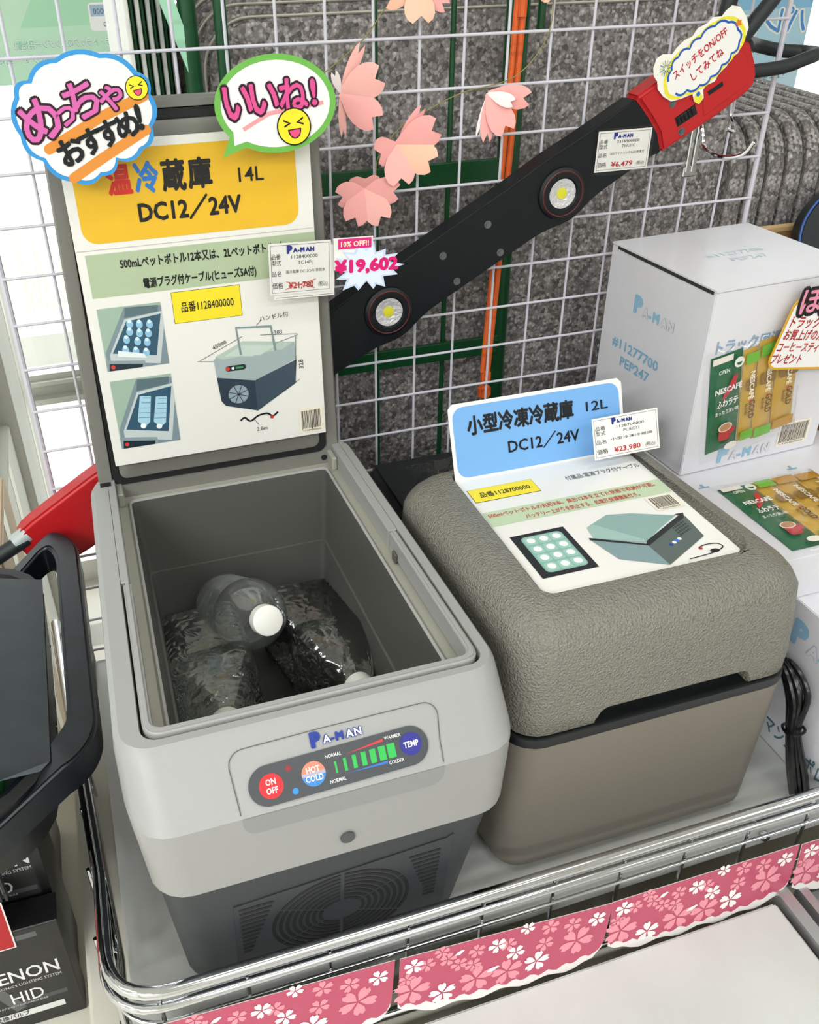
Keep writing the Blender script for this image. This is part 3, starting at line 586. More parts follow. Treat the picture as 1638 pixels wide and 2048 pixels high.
# printed drawing of the cooler with its measurements
I = lambda c, P, h=.5: S.poly('cooler_drawing', c, P, h)
I('b3c4bb', [(119, 106), (149, 119), (203, 111), (190, 104), (126, 102)]); I('c4d2ca', [(128, 105), (149, 115), (184, 110), (166, 101)], .6)
I('a0b0b2', [(117, 102), (120, 106), (158, 101), (204, 111), (205, 92), (158, 74), (118, 83)], .45); I('2f3c4a', [(118, 83), (158, 74), (158, 39), (124, 50), (120, 56)], .5); I('3d4c5a', [(158, 74), (205, 91), (202, 64), (158, 39)], .5)
I('26303c', rr(128, 150, 88, 94, 3), .6); S.poly('cooler_drawing', 'd23a34', circ(130.5, 91, 2.2, 10), .7); S.poly('cooler_drawing', 'e8e8e8', circ(136, 91, 1.6, 10), .7); S.poly('cooler_drawing', '3a9a5a', rect(139, 147, 90, 92), .7)
for r in (11, 8, 5, 2): S.poly('cooler_drawing', '8fa0aa' if r % 3 else '141c26', circ(139, 61, r, 18, r*.95), .55+.05*(12-r)/3)
for k in range(8):
    a = math.radians(22.5+45*k); line(S, 'cooler_drawing', '141c26', [(139, 61), (139+11*math.cos(a), 61+10*math.sin(a))], .7, .8)
line(S, 'cooler_drawing', '7f9294', [(146, 104), (143.5, 134), (180, 131), (183, 104)], 2.6, .65)
for P in ([(147, 133), (171, 139)][1:]+[(165, 134)], [(103, 104), (149, 124)], [(100, 103.5), (117, 101)], [(168, 123), (208, 119)], [(184, 112), (208, 118)], [(206, 117), (202, 65)], [(158, 39), (207, 68)], [(152, 31), (158, 22)]): line(S, 'measure_line', '26262a', P, .5, .5)
for t_, x, y, r in (('ハンドル付', 169, 138, 3), ('450㎜', 118, 113.5, 22), ('303', 183, 121.5, 0), ('2.8m', 155, 15, 0)): S.text(t_, x, y, 4.6, '26262a', .6, 0, rot=r)
S.text('328', 212, 80, 5.2, '26262a', .6, 0, rot=90)
line(S, 'drawn_cord', '17171a', smoothpath([(139, 36, 0), (141, 30, 0), (147, 28, 0), (158, 32, 0), (166, 35, 0), (175, 33, 0), (180, 36, 0)], 4), 1.6, .5) if False else None
line(S, 'drawn_cord', '17171a', [tuple(p.xy) for p in smoothpath([(138, 30, 0), (143, 33, 0), (149, 28, 0), (158, 33, 0), (168, 34, 0), (174, 30, 0), (180, 34, 0)], 4)], 2.0, .5); S.poly('drawn_cord', 'c03030', circ(173, 29, 2, 10), .7)
def barcode(S, x0, x1, y0, y1, h=.6):
    S.poly('barcode_sticker', 'ece4d4', rect(x0, x1, y0, y1), h); x = x0+3; k = 0
    rn = random.Random(int(x0)+3)
    while x < x1-4:
        wd = rn.choice((.5, .5, .8, 1.1)); S.poly('barcode', '2c2622', rect(x, x+wd, y0+5-(1.5 if k % 9 == 0 else 0), y1-3), h+.2); x += wd+rn.choice((.5, .7, .9)); k += 1
    S.text('1128400000', (x0+x1)/2, y0+1.6, 2.2, '2c2622', h+.2, 0, 'c', fit=(x1-x0)*.7)
barcode(S, 203, 232, 3.5, 33)
S.flush()
mk('clear_sleeve', *flat(rect(-7, 236, -5, 330), 1.9), clear('clear vinyl sleeve', (.99, .99, .985), 1.22, .06, .15, 25), pa, f)
# price tags
def price_tag(name, lab, o, u, v, W, H, rows, price, strike=False, sleeve=True, sz=1.0):
    f = frame(o, u, v, .001); t = thing(name, lab, 'price tag', tuple(Vector(o)), None); S = Sheet(f, t)
    mk('paper', *prism(rect(0, W, 0, H), -.3, 0), GLOSSP, t, f)
    for a, b, c, d in ((2, W-2, 2, 2.35), (2, W-2, H-2.35, H-2), (2, 2.35, 2, H-2), (W-2.35, W-2, 2, H-2)): S.poly('border', '2a2a2c', rect(a, b, c, d), .2)
    logo(S, W*.30, H*.815, H*.10, '1b2f86', '1b2f86', .3, plain=True)
    for t_, x, y, k, w_ in rows: S.text(t_, x*W, y*H, k*H, '2a2a2c', .3, 0, fit=w_*W)
    S.text(price, W*.30, H*.11, H*.125, 'b3202c', .35, .02, fit=W*.40); S.text('(税込)', W*.78, H*.12, H*.08, '2a2a2c', .3, 0, fit=W*.15)
    if strike:
        line(S, 'strike', 'c8503c', [(W*.24, H*.10), (W*.74, H*.26)], .7, .5); line(S, 'strike', 'c8503c', [(W*.26, H*.25), (W*.72, H*.09)], .7, .5)
    S.flush()
    if sleeve: mk('clear_sleeve', *flat(rect(-3, W+3, -4, H+3), .8), clear('clear tag sleeve', (.97, .97, .97), 1.4, .05), t, f)
    return t, f
def rows(a, b, c): return [('品番', .04, .70, .085, .15), ('型式', .04, .58, .085, .15), ('品名', .04, .37, .085, .15), ('価格', .04, .13, .10, .17), (a, .36, .69, .07, .42), (b, .46, .575, .07, .25), (c, .26, .41, .055, .64)]
ta, f = price_tag('price_tag', 'white price tag with struck out price at the edge of the lid poster', (.204, -.1035, 1.2965), (1, 0, -.035), (0, math.sin(T3), math.cos(T3)), 64, 51, rows('1128400000', 'TC14FL', '温冷蔵庫 DC12/24V 非防水'), '¥21,780', True)
S = Sheet(f, ta)
mk('backing_card', *prism(rect(4, 67, -5, 46), -1.3, -.7), GLOSSP, ta, f); S.poly('border', '2a2a2c', rect(5.5, 65.5, -3.6, -3.2), -.6)
S.flush()
db = thing('discount_card', 'starburst discount card with magenta price beside the struck out tag', 'price card', (.30, -.104, 1.30)); S = Sheet(f, db)
P = []
for k in range(28):
    a = 2*math.pi*k/28; r = 1.0 if k % 2 == 0 else .70+.06*math.sin(k*5); P.append((101+37*r*math.cos(a)*(1.0+.12*math.cos(3*a)), 21+25*r*math.sin(a)*(1+.12*math.sin(5*a))))
mk('burst_sheet', *prism(P, .9, 1.3), M('print c9d6f0', 'c9d6f0', .35, coat=.2), db, f)
mk('white_sheet', *prism(rect(66, 108, 20, 52), .4, .8), GLOSSP, db, f)
S.poly('inner_burst', 'dfe8f8', [(101+(a-101)*.86, 21+(b-21)*.86) for a, b in P], 1.5); S.poly('pink_label', 'd8287e', rect(71, 106, 41, 51), 1.6); S.text('10% OFF!!', 88.5, 43.4, 5.2, 'f4ecc0', 1.9, .02, 'c', fit=29); S.text('¥19,602', 68, 17.5, 12.5, 'd8186e', 1.9, .055, fit=66); S.flush()
# cloud and speech bubble signs on top of the lid
f = frame((0, -.108, 1.4), (1, 0, 0), (0, math.sin(T3), math.cos(T3)), .001)
cl = thing('cloud_sign', 'blue edged cloud shaped cardboard sign on the corner of the lid', 'sign', (.055, -.105, 1.42)); S = Sheet(f, cl)
Pc = [(13.6, 104), (38, 119), (75, 121), (103, 106), (112, 88), (109.5, 62), (99, 44), (76, 37), (60, 25), (36, 22), (13, 41), (-1, 62), (.6, 92)]
cloud = lambda g: scallop([(55+(a-55)*g, 72+(b-72)*g) for a, b in Pc], 4.5*g, 6)[::1]
def ccw(P): return P if sum(P[i-1][0]*P[i][1]-P[i][0]*P[i-1][1] for i in range(len(P))) > 0 else P[::-1]
def cloudp(g): 
    Q = ccw([(55+(a-55)*g, 72+(b-72)*g) for a, b in Pc]); return scallop(Q, 5*g, 6)
mk('card', *prism(cloudp(1.0), -.8, 0), M('print 2f8fd0', '2f8fd0', .38, coat=.06), cl, f); S.poly('white_face', 'e9e8e6', cloudp(.93), .2)
for P in ([(20, 50), (66, 72), (106, 87)], [(36, 25), (68, 42), (104, 60)]): line(S, 'orange_stroke', 'd98a3a', P, 8.5, .35); [S.poly('orange_stroke', 'd98a3a', circ(*p, 4.2, 12), .36) for p in (P[0], P[-1])]
for t_, x, y, k, r in (('め', 8, 54, 28, 22), ('っ', 32, 66, 19, 20), ('ち', 46, 71, 25, 18), ('ゃ', 71, 77, 20, 15)):
    S.text(t_, x, y, k, '2a1420', .6, .075, rot=r); S.text(t_, x, y, k, 'cf62a8', 1.0, .022, rot=r)
for t_, x, y, k, r in (('お', 32, 35, 18, 22), ('す', 50, 42.5, 17, 20), ('す', 65.5, 48, 17, 20), ('め', 81.5, 54, 17, 16), ('!', 99, 61, 20, 8)): S.text(t_, x, y, k, '15181c', 1.0, .04, rot=r)
face(S, 101, 93.5, 9, 10); S.flush()
bb = thing('speech_bubble_sign', 'green edged speech bubble cardboard sign at the top of the lid', 'sign', (.22, -.105, 1.42)); S = Sheet(f, bb)
def bub(g):
    return [(222+(a-222)*g, 73+(b-73)*g) for a, b in arc(222, 73, 56, 217, -123, 40, 41)+[(169.3, 31.5)]]
mk('card', *prism(bub(1), -1.2, -.4), M('print 6ab04a', '6ab04a', .38, coat=.06), bb, f); S.poly('white_face', 'ebeaea', [(222+(a-222)*.90, 73+(b-73)*.88) for a, b in arc(222, 73, 56, 215, -126, 40, 41)+[(176, 36.5)]], -.2)
line(S, 'pink_stroke', 'ec9aa0', [(190, 54), (215, 66), (266, 72)], 3.4, .1)
for t_, x, y, k, r, w_ in (('い', 176, 63, 27, 3, 24), ('い', 200, 66, 25, 3, 24), ('ね', 226, 68, 23, 2, 25), ('!', 256, 71, 22, 4, None)):
    S.text(t_, x, y, k, '30102a', .4, .085, rot=r, fit=w_); S.text(t_, x, y, k, 'd8508e', .8, .025, rot=r, fit=w_)
face(S, 237, 53.5, 15, 5); S.flush()
# beige cooler poster: flat part and folded-up part
pb = thing('folded_poster', 'folded blue and white sales poster lying on the beige cooler lid', 'poster', (.46, -.32, 1.111))
f = frame((.3625, -.4255, 1.1143), (1, 0, 0), (0, 1, 0), .001); S = Sheet(f, pb)
Wb, Hb = 204, 203
fu = frame((.3625, -.4255+.203, 1.1143), (1, 0, 0), (0, .37, .93), .001); S2 = Sheet(fu, pb)
mk('paper', *prism([(4, 0), (Wb-4, 0), (Wb, 4), (Wb, Hb), (0, Hb), (0, 4)], -.5, 0), GLOSSP, pb, f); mk('raised_paper', *prism([(0, 0), (Wb, 0), (Wb, 76), (Wb-5, 81), (5, 81), (0, 76)], -.5, 0), GLOSSP, pb, fu)
S2.poly('blue_banner', '74a8de', rr(4, 200, 2, 77, 12), .3); S2.text('小型冷凍冷蔵庫', 20, 48, 15.5, '17181c', .7, .04, fit=123); S2.text('12L', 159, 50.5, 10.5, '17181c', .7, .015, fit=26); S2.text('DC12／24V', 64, 21, 12.5, '17181c', .7, .02, fit=84); S2.flush()
S.poly('yellow_label', '3a3a20', rect(3.6, 77, 157, 182), .25); S.poly('yellow_label', 'f0dc30', rect(4.1, 76.5, 157.5, 181.5), .45); S.text('品番1128700000', 13, 165, 7.5, '1c1c1e', .7, .01, fit=56)
S.text('付属品:電源プラグ付ケーブル', 112, 167, 6.8, '2c2c2e', .4, 0, fit=88); S.poly('green_band', 'bccfae', rect(1, 203, 112, 138), .25)
S.text('500mlペットボトルの丸形9本、角形12本を立てた状態で収納が可能。', 5, 127.5, 6, 'c23028', .5, .01, fit=188); S.text('バッテリー上がりを防止する、低電圧保護機能付き。', 40, 115.5, 6, 'c23028', .5, .01, fit=128)
barcode(S, 168, 200, 84, 110, .5)
S.poly('photo', '26292c', rect(9, 66, 22, 91), .3); S.poly('photo', '86b0a4', rr(17, 60, 28, 86, 5), .4)
for i in range(3):
    for j in range(4): S.poly('photo', '9cc4ba', rr(19+13.5*i, 31.5+13.5*i, 30+14*j, 42.5+14*j, 3), .5); S.poly('photo', 'eef0ec', circ(25.5+13.5*i, 36.5+14*j, 4.2, 14), .7)
I = lambda c, P, h=.5: S.poly('cooler_drawing', c, P, h)
I('8aa8a4', [(86.8, 81.4), (116, 95), (140, 89.7), (180, 72), (154, 58), (126, 41), (83.8, 61.6)]); I('9dbab4', [(84, 63), (126.4, 42), (128, 46), (95, 84), (86.8, 81.4)], .6)
I('22282a', [(79.6, 65.1), (126, 39), (129, 43), (182, 70.5), (180, 74), (189.6, 73.8), (186, 66), (127, 35.5), (79, 61)], .65)
I('7f989c', [(79.6, 62), (126, 36.5), (128.1, 3.1), (88.9, 26)], .55); I('586460', [(126, 36.5), (188, 68), (184.9, 32.7), (128.1, 3.1)], .55)
for i in range(6):
    for j in range(5): I('2c3432', rect(164+3*i, 166+3*i, 40+4*j+1.3*i, 42.2+4*j+1.3*i), .7)
for x, c in ((147, '1b3f9c'), (152, 'e8ecf0'), (156, '2f6fd0'), (160, 'e8ecf0')): I(c, circ(x, 30+(x-147)*.45, 2.2, 8), .7)
line(S, 'drawn_cord', '17171a', [tuple(p.xy) for p in smoothpath([(169, 18, 0), (178, 20, 0), (189, 18, 0), (191, 12, 0), (182, 8, 0), (170, 6, 0), (150, 5, 0)], 4)], 1.2, .5); S.poly('drawn_cord', '1a1a1c', circ(180, 9, 5, 12, 3), .6); S.poly('drawn_cord', 'b03030', circ(169.5, 16, 2, 8), .6)
S.flush()
vv = Vector((0, .37, .93)).normalized(); o = Vector((.3625, -.2225, 1.1143))+vv*-.003+Vector((.162, 0, 0))+Vector((0, -.0062, .0025))
o += Vector((-.015, -.022, .014))
price_tag('price_tag', 'white price tag clipped to the raised blue part of the folded poster', tuple(o), (1, 0, .012), tuple(vv), 79, 44, rows('1128700000', 'PCRC12', '小型冷凍冷蔵庫'), '¥23,980', sleeve=False)
# small clear bag on the black rear deck
bg_ = thing('clear_zip_bag', 'small crumpled clear bag on the black rear deck of the beige cooler', 'bag', (.385, -.12, 1.064)); CL = clear('crumpled clear film', (.95, .96, .97), 1.5, .04, .9, 45)
rn = random.Random(3); V = []; F = []
for i in range(7):
    for j in range(7): V.append((.355+.0085*i+.0004*j*i, -.165+.012*j, 1.0635+.010*rn.random()*(1 if 0 < i < 6 and 0 < j < 6 else .1)))
for i in range(6):
    for j in range(6): a = i*7+j; F.append((a, a+7, a+8, a+1))
mk('film', V, F, CL, bg_, smooth=True)
# ================================================================ LED HOOK LAMP
C29, S29 = math.cos(.506), math.sin(.506)
lp = thing('hook_light', 'long black work light bar with red ends hung diagonally on the grid', 'light', (.45, -.03, 1.29))
LF = frame((.45, -.046, 1.29), (C29, 0, S29), (-S29, 0, C29), .001)
BK = M('black rubberised plastic', '0c1116', .42, spec=.35, bump=.1, bs=900, bdist=.0003); RD = M('red rubberised plastic', 'b5161c', .45, bump=.1, bs=900, bdist=.0003)
def bump(u0, w_, h_, s): return [(u0+w_*math.cos(a)*-s, h_*math.sin(a)) for a in [math.pi*k/8 for k in range(9)]]
def smb(c, a, w_=30): return a*math.exp(-((c)/w_)**2)
US = [-481+i*7.3 for i in range(100)]; US = [u for u in US if u <= 240]
top = [(u, 45.5+smb(u-121, 1.5)+smb(u+112, 1.5)) for u in US]; bot = [(u, -23-smb(u-121, 8, 26)-smb(u+112, 8, 26)-smb(u+345, 8, 26)) for u in US]
body = bot+[(244, -26), (247, -4), (243, 18), (235, 44)]+top[::-1]
mk('bar', *bev(prism(body, -26, 0), 3.5, 3, 40), BK, lp, LF, smooth=True)
redR = [(243.5, -26.5), (320, -28), (361, -25.5), (370, -22), (375.5, -14), (377.5, 0), (377, 20), (373, 36), (360, 41.5), (345, 43.5), (262, 47.5), (235.5, 47), (243.5, 18), (247.5, -4)]
redL = [(-234-a, b) for a, b in redR][::-1]
mk('red_end', *bev(prism(redR, -27, 1), 4, 3, 40), RD, lp, LF, smooth=True); mk('red_end', *bev(prism(redL, -27, 1), 4, 3, 40), RD, lp, LF, smooth=True)
mk('battery_cover', *bev(prism([(303, -18), (360, -16), (366, -10), (368, 12), (364, 22), (310, 16)], 1, 1.8), .5, 1), RD, lp, LF)
mk('slide_switch', *join(*[rbox(272+4.6*i, 276+4.6*i, -9, -.5, 1, 2.6, .6, 1) for i in range(5)], box(270, 296.5, -10.5, .8, .5, 1.3)), BLK, lp, LF); mk('port_cover', *rbox(313.5, 334, -.5, 5.5, 1, 2.4, 1.5, 2), BLK, lp, LF, smooth=True)
mk('seam', *prism([(-2, 45), (-1.2, 45), (4.4, -22), (3.6, -22)], -.2, .25), M('seam dark', '05070a', .5), lp, LF)
for u, v in ((-28.5, 23.6), (31.6, 23.8), (-27.6, -12.4), (31, -13.6), (272.3, 16.8), (273.3, -17.8)):
    s_ = mk('screw', *join(lathe([(4.4, 1.2 if u > 200 else .25), (4.2, 1.5 if u > 200 else .5), (3.0, 1.3 if u > 200 else .3), (0.01, 1.1 if u > 200 else .2)], 16, False), prism(circ(0, 0, 2.3, 6), .2, 1.2 if u < 200 else 2)), M('dull steel', '77797c', .35, .8), lp, LF @ Matrix.Translation((u, v, 0)), smooth=True)
for u, v in ((-112, 6), (121, 4), (-345, 6)):
    m_ = LF @ Matrix.Translation((u, v, 0))
    rg = mk('lamp_ring', *lathe([(29, -.5), (28, 2.5), (25, 4.4), (22.5, 4.8), (18, 4.5), (16.5, 3), (16, 1)], 40, False), BK, lp, m_, smooth=True)
    mk('red_ring', *lathe([(25.2, 4.2), (24.4, 4.9), (23.6, 4.6)], 40, False), M('dark red ring', '5e1414', .4), rg, m_)
    mk('reflector', *lathe([(16.2, 3.4), (14, 3.2), (8, 1.4), (4, .8), (.01, .7)], 32, False), M('faceted reflector', 'd4d2d6', .22, .25, bump=1, bs=240, bdist=.002), rg, m_, smooth=True)
    mk('led_chip', *lathe([(6.2, .8), (6.0, 2.0), (3, 2.3), (.01, 2.4)], 20, False), M('yellow phosphor', 'd9d42c', .4), rg, m_, smooth=True)
    mk('lens', *lathe([(16, 3.4), (10, 4.0), (.01, 4.4)], 32, False), clear('lamp lens', (1, 1, 1), 1.4, .03), rg, m_, smooth=True)
FMR = M('black foam coated hook', '1a2124', .55, bump=.1, bs=700)
mk('hook', *tube(smoothpath([(.775, -.032, 1.488), (.80, -.005, 1.487), (.830, .018, 1.481), (.865, .021, 1.474), (.892, .010, 1.472), (.885, -.018, 1.473), (.862, -.030, 1.471), (.828, -.033, 1.464), (.775, -.033, 1.461)], 6), .0075, 12), FMR, lp, smooth=True)
mk('hook', *tube(smoothpath([(.735, -.030, 1.49), (.7385, -.034, 1.515), (.745, -.034, 1.55), (.775, -.03, 1.60), (.812, -.03, 1.585), (.802, -.035, 1.545), (.776, -.038, 1.514), (.762, -.036, 1.495)], 6), .0085, 12), FMR, lp, smooth=True)
mk('hook', *tube(smoothpath([(-.085, -.040, 1.025), (-.12, -.045, 1.010), (-.17, -.05, .985), (-.20, -.05, .955)], 6), .009, 12), FMR, lp, smooth=True); mk('end_collar', *tube([(-.083, -.038, 1.030), (-.099, -.040, 1.021)], .0105, 14), M('pale grey collar', 'a9b2b0', .4), lp, smooth=True)
# price tag on the lamp
price_tag('price_tag', 'white price tag in a dark edged clear sleeve on the black light bar', tuple(LF @ Vector((163, 2.5, 2.2))), (1, 0, .0), (-.0, 0, 1), 67, 43, rows('3316500000', 'TWL01C', 'LEDライトフック3LED充電式'), '¥6,479', sleeve=True)
ls = thing('switch_sign', 'small cloud shaped sign with yellow and blue outline on the red lamp end', 'sign', tuple(LF @ Vector((320, 40, 4))))
f = LF @ Matrix.Translation((0, 0, 3.4)); S = Sheet(f, ls)
So = [(262, 65), (268.4, 71.8), (276.5, 72.1), (286.5, 66), (293.5, 69), (303, 71), (313.5, 69.5), (321, 73.5), (332, 72), (340, 74), (350, 69), (355.8, 71.5), (364, 72.5), (372.2, 66), (376.7, 52), (376.1, 41), (367.2, 30), (357.3, 23), (347, 23), (342, 18), (331, 16), (324, 11), (314, 13), (309, 11), (307, 2), (300, -1), (295.5, 5), (296, 13.7), (281.8, 17), (270.5, 21), (263.5, 31), (260, 42), (262, 50), (260, 57)]
def shr(P, g, c=(318, 42)): return [(c[0]+(a-c[0])*g, c[1]+(b-c[1])*g) for a, b in P]
mk('card', *prism(So, -.6, 0), M('print f0ece4', 'f0ece4', .3, coat=.3), ls, f)
Ic = ccw([(272.2, 38), (279.5, 52), (291, 60), (306, 60.5), (321, 63.5), (340, 65.5), (356, 60), (365, 46), (363, 33), (351, 27), (337, 22), (321, 18), (306, 17), (290, 21), (276, 26)])
S.poly('yellow_outline', 'e6dc3c', scallop(shr(Ic, 1.13), 2.0, 4), .2); S.poly('white_cloud', 'ebe9e6', scallop(shr(Ic, 1.03), 2.5, 4), .35); S.poly('yellow_outline', 'e6dc3c', circ(301, 6, 5, 14, 6), .4); S.poly('blue_drop', '2468b8', circ(302, 10, 2.6, 10), .6)
line(S, 'blue_outline', '2058b0', scallop(shr(Ic, .97), 3.4, 4)[:56], 2.3, .5)
S.text('スイッチをON/OFF', 281, 40, 8, 'b81c28', .7, .015, rot=7.5, fit=71); S.text('してみてね', 300, 27, 8, 'b81c28', .7, .015, rot=7.5, fit=42)
for k in range(14):
    a = math.radians(k*360/14); line(S, 'firework', '2f74b8' if k % 2 else 'b8b82c', [(275+2*math.cos(a), 57+2*math.sin(a)), (275+8*math.cos(a), 57+8*math.sin(a))], .8, .6)
S.poly('star', 'e07a28', [(366+(4.6 if k % 2 == 0 else 2.2)*math.cos(math.radians(90+36*k)), 52+(4.6 if k % 2 == 0 else 2.2)*math.sin(math.radians(90+36*k))) for k in range(10)], .8)
S.flush()
# ================================================================ PAPER BLOSSOMS ON A STRING
PKS = [M('pink paper', 'f4aaa6', .7), M('light pink paper', 'f6b6ae', .7), M('peach paper', 'f7c0a6', .7), M('white paper back', 'f2e6e6', .7)]
def petal(root, x, y, ang, L, wd, lift, col, base=2):
    """petal in grid plane millimetres, ang in degrees, lift: how far its tip stands out"""
    a = math.radians(ang); ca, sa = math.cos(a), math.sin(a); V = []; F = []
    prof = [(0, .10), (.15, .22), (.35, .40), (.55, .50), (.75, .50), (.90, .42), (1.0, .26)]
    for t, h in prof:
        z = base+lift*math.sin(t*1.4); bow = .07*wd*h*2
        for s_ in (-1, 0, 1):
            tt = t if s_ or t < .85 else (.80 if t == 1 else .775)
            V.append((x+(tt*L)*ca-(s_*h*wd)*sa, y+(tt*L)*sa+(s_*h*wd)*ca, z-(bow if s_ else 0)))
    for i in range(len(prof)-1):
        for j in (0, 1): k = i*3+j; F.append((k, k+1, k+4, k+3))
    n = len(V); V += [(p, q, r-.4) for p, q, r in V]; F += [tuple(i+n for i in f[::-1]) for f in F]
    mk('petal', V, F, PKS[col], root, frame((0, -.006, 1.56), (1, 0, 0), (0, 0, 1), .001), smooth=True)
def flower(lab, x, y, pets):
    t = thing('paper_blossom', lab, 'paper flower', (x/1000, -.008, 1.56+y/1000), 'paper cherry blossoms on the string')
    for ang, L, wd, lift, col in pets: petal(t, x, y, ang, L, wd, lift, col)
flower('pink paper blossom at the top between the wires, above the others', 393, -2, [(200, 40, 24, 8, 2), (270, 34, 32, 12, 2), (325, 38, 18, 4, 0), (90, 25, 28, 4, 0), (25, 30, 22, 6, 0)])
flower('pink paper blossom beside the green speech bubble, its white back showing', 311, -96, [(62, 50, 12, 3, 1), (22, 44, 34, 14, 1), (-38, 46, 32, 14, 0), (-88, 42, 8, 3, 1), (110, 22, 9, 4, 3)])
flower('large pink paper blossom below the string, wide open', 372, -150, [(52, 46, 12, 4, 0), (22, 46, 34, 14, 0), (-28, 44, 34, 14, 2), (-88, 40, 34, 13, 1), (200, 26, 30, 6, 0)])
flower('half folded pink paper blossom with a white centre on the orange strap', 475, -106, [(-8, 46, 24, 12, 0), (-62, 44, 30, 14, 0), (-92, 48, 15, 8, 0), (-105, 44, 8, 5, 3), (-20, 26, 14, 16, 3)])
flower('lowest pink paper blossom next to the edge of the lid', 335, -192, [(190, 34, 26, 8, 0), (-8, 38, 28, 9, 0), (-118, 38, 30, 12, 0), (-62, 40, 30, 12, 1), (90, 14, 34, 5, 0)])
flower('pale peach paper blossom cut by the top, above the dark green post', 532, -2, [(-60, 20, 26, 6, 2), (-120, 18, 24, 6, 1), (0, 30, 24, 6, 2), (90, 26, 24, 4, 1), (180, 28, 24, 4, 0)])
st = mk('garland_string', *tube(smoothpath([(.385, -.005, 1.57), (.3735, -.005, 1.544), (.359, -.005, 1.536), (.338, -.005, 1.512), (.297, -.005, 1.484), (.285, -.006, 1.478)], 4), .0006, 5), M('olive twine', '8a8248', .8)); tag(st, 'thin olive twine joining the upper paper blossoms', 'string', 'twine of the blossom garland')
st = mk('garland_string', *tube(smoothpath([(.349, -.006, 1.372), (.353, -.006, 1.402), (.380, -.008, 1.430), (.404, -.006, 1.440), (.446, -.006, 1.456), (.498, -.006, 1.465), (.526, -.006, 1.483), (.544, -.005, 1.511), (.545, -.005, 1.545), (.54, -.005, 1.60)], 4), .0006, 5), MC['olive twine']); tag(st, 'thin olive twine running from the lowest blossom up past the orange strap', 'string', 'twine of the blossom garland')
# chrome display hooks on the grid
def dhook(lab, x, z, w_, group):
    t = thing('display_hook', lab, 'hook', (x, -.005, z), group)
    mk('back_plate', *join(rbox(x-.007, x-.001, -.008, -.004, z-.055, z, .001, 1), rbox(x+.001, x+.007, -.008, -.004, z-.055, z, .001, 1), rbox(x-.009, x+.009, -.007, -.003, z-.060, z-.048, .001, 1)), CHROME, t)
    mk('arm', *tube(smoothpath([(x+.004, -.008, z-.002), (x+.005, -.012, z-.012), (x+.006, -.020, z-.026), (x+.014, -.045, z-.031), (x+.026, -.062, z-.026), (x+.033, -.068, z-.012)], 5), .0025, 10), CHROME, t, smooth=True)
dhook('chrome display hook on the grid just under the red lamp end', .748, 1.405, .1, 'chrome hooks on the grid')
t = thing('wire_hook', 'small chrome wire hook on the grid behind the red lamp end', 'hook', (.785, -.005, 1.41), 'chrome hooks on the grid')
mk('wire', *tube(smoothpath([(.790, -.004, 1.43), (.792, -.006, 1.41), (.790, -.020, 1.40), (.780, -.030, 1.398), (.768, -.034, 1.402)], 5), .0022, 8), CHROME, t, smooth=True)
# ================================================================ CARTONS AT THE FAR SIDE
CT = M('white corrugated card', 'dcdbe1', .32, var=.04, vs=12, bump=.05, bs=60); KR = M('brown cardboard', 'a07a52', .75, var=.1, vs=10); SKY = '8fbbd6'
def carton(name, lab, f, W, D, H, mat=CT):
    t = thing(name, lab, 'carton', tuple(f.translation)); mk('box', *bev(box(0, W, 0, D, 0, H), 1.0, 2), mat, t, f, smooth=True)
    return t
yw = math.radians(3)
fx = frame((.656, -.210, 1.0562), (math.cos(yw), math.sin(yw), 0), (-math.sin(yw), math.cos(yw), 0), .001)
wb = carton('white_carton', 'white printed carton standing upright with coffee sticks hung on its front', fx, 200, 190, 223.0)
mk('top_flap', *join(prism([(-.5, -.8), (200.5, -.8), (200.5, 190), (-.5, 190)], 223.2, 225.2)), CT, wb, fx)
mk('flap_gap', *prism([(-1.0, 4), (-.2, 4), (-.2, 178), (-1.0, 150)], 219.5, 223.3), M('dark gap', '2c2a24', .9), wb, fx)
WFm = fx @ frame((0, 0, 0), (1, 0, 0), (0, 0, 1)); WLm = fx @ frame((0, 190, 0), (0, -1, 0), (0, 0, 1))
S = Sheet(WLm, wb)
def boxlogo(S, x, y, k, rot=0):
    ca, sa = math.cos(math.radians(rot)), math.sin(math.radians(rot))
    for t_, ox, kk, fill in (('P', 0, 1.5, 1), ('A', 1.2, .80, 0), ('-', 2.05, .8, 1), ('M', 2.6, .85, 1), ('A', 3.7, .80, 0), ('N', 4.6, .80, 0)):
        X, Y = x+ox*k*ca, y+ox*k*sa; S.text(t_, X, Y, k*kk, SKY if fill else 'b9bcc8', .5, .06 if fill else .075, rot=rot)
        if not fill: S.text(t_, X, Y, k*kk, 'd9d8de', .9, .03, rot=rot)
boxlogo(S, 60, 158, 14); S.text('#11277700', 27, 104, 12.5, '7fb2cf', .5, .02, fit=92); S.text('PEP247', 48, 84, 12.5, '7fb2cf', .5, .02, fit=58); S.flush()
S = Sheet(WFm, wb); S.text('トラック用湯沸かし器', 15, 152, 13, '8fa6c0', .5, .03, fit=150); S.text('DC24V', 68, 132, 11, '8fa6c0', .5, .02); boxlogo(S, 52, 8, 14); barcode(S, 137, 185, 10, 42, .4); S.flush()
S = Sheet(fx @ Matrix.Translation((0, 0, 225.3)), wb); S.text('#11277700', 62, 92, 11, 'c9dce4', .3, .0, fit=80); S.text('PEP247', 82, 72, 11, 'c9dce4', .3, .0, fit=50); S.flush()
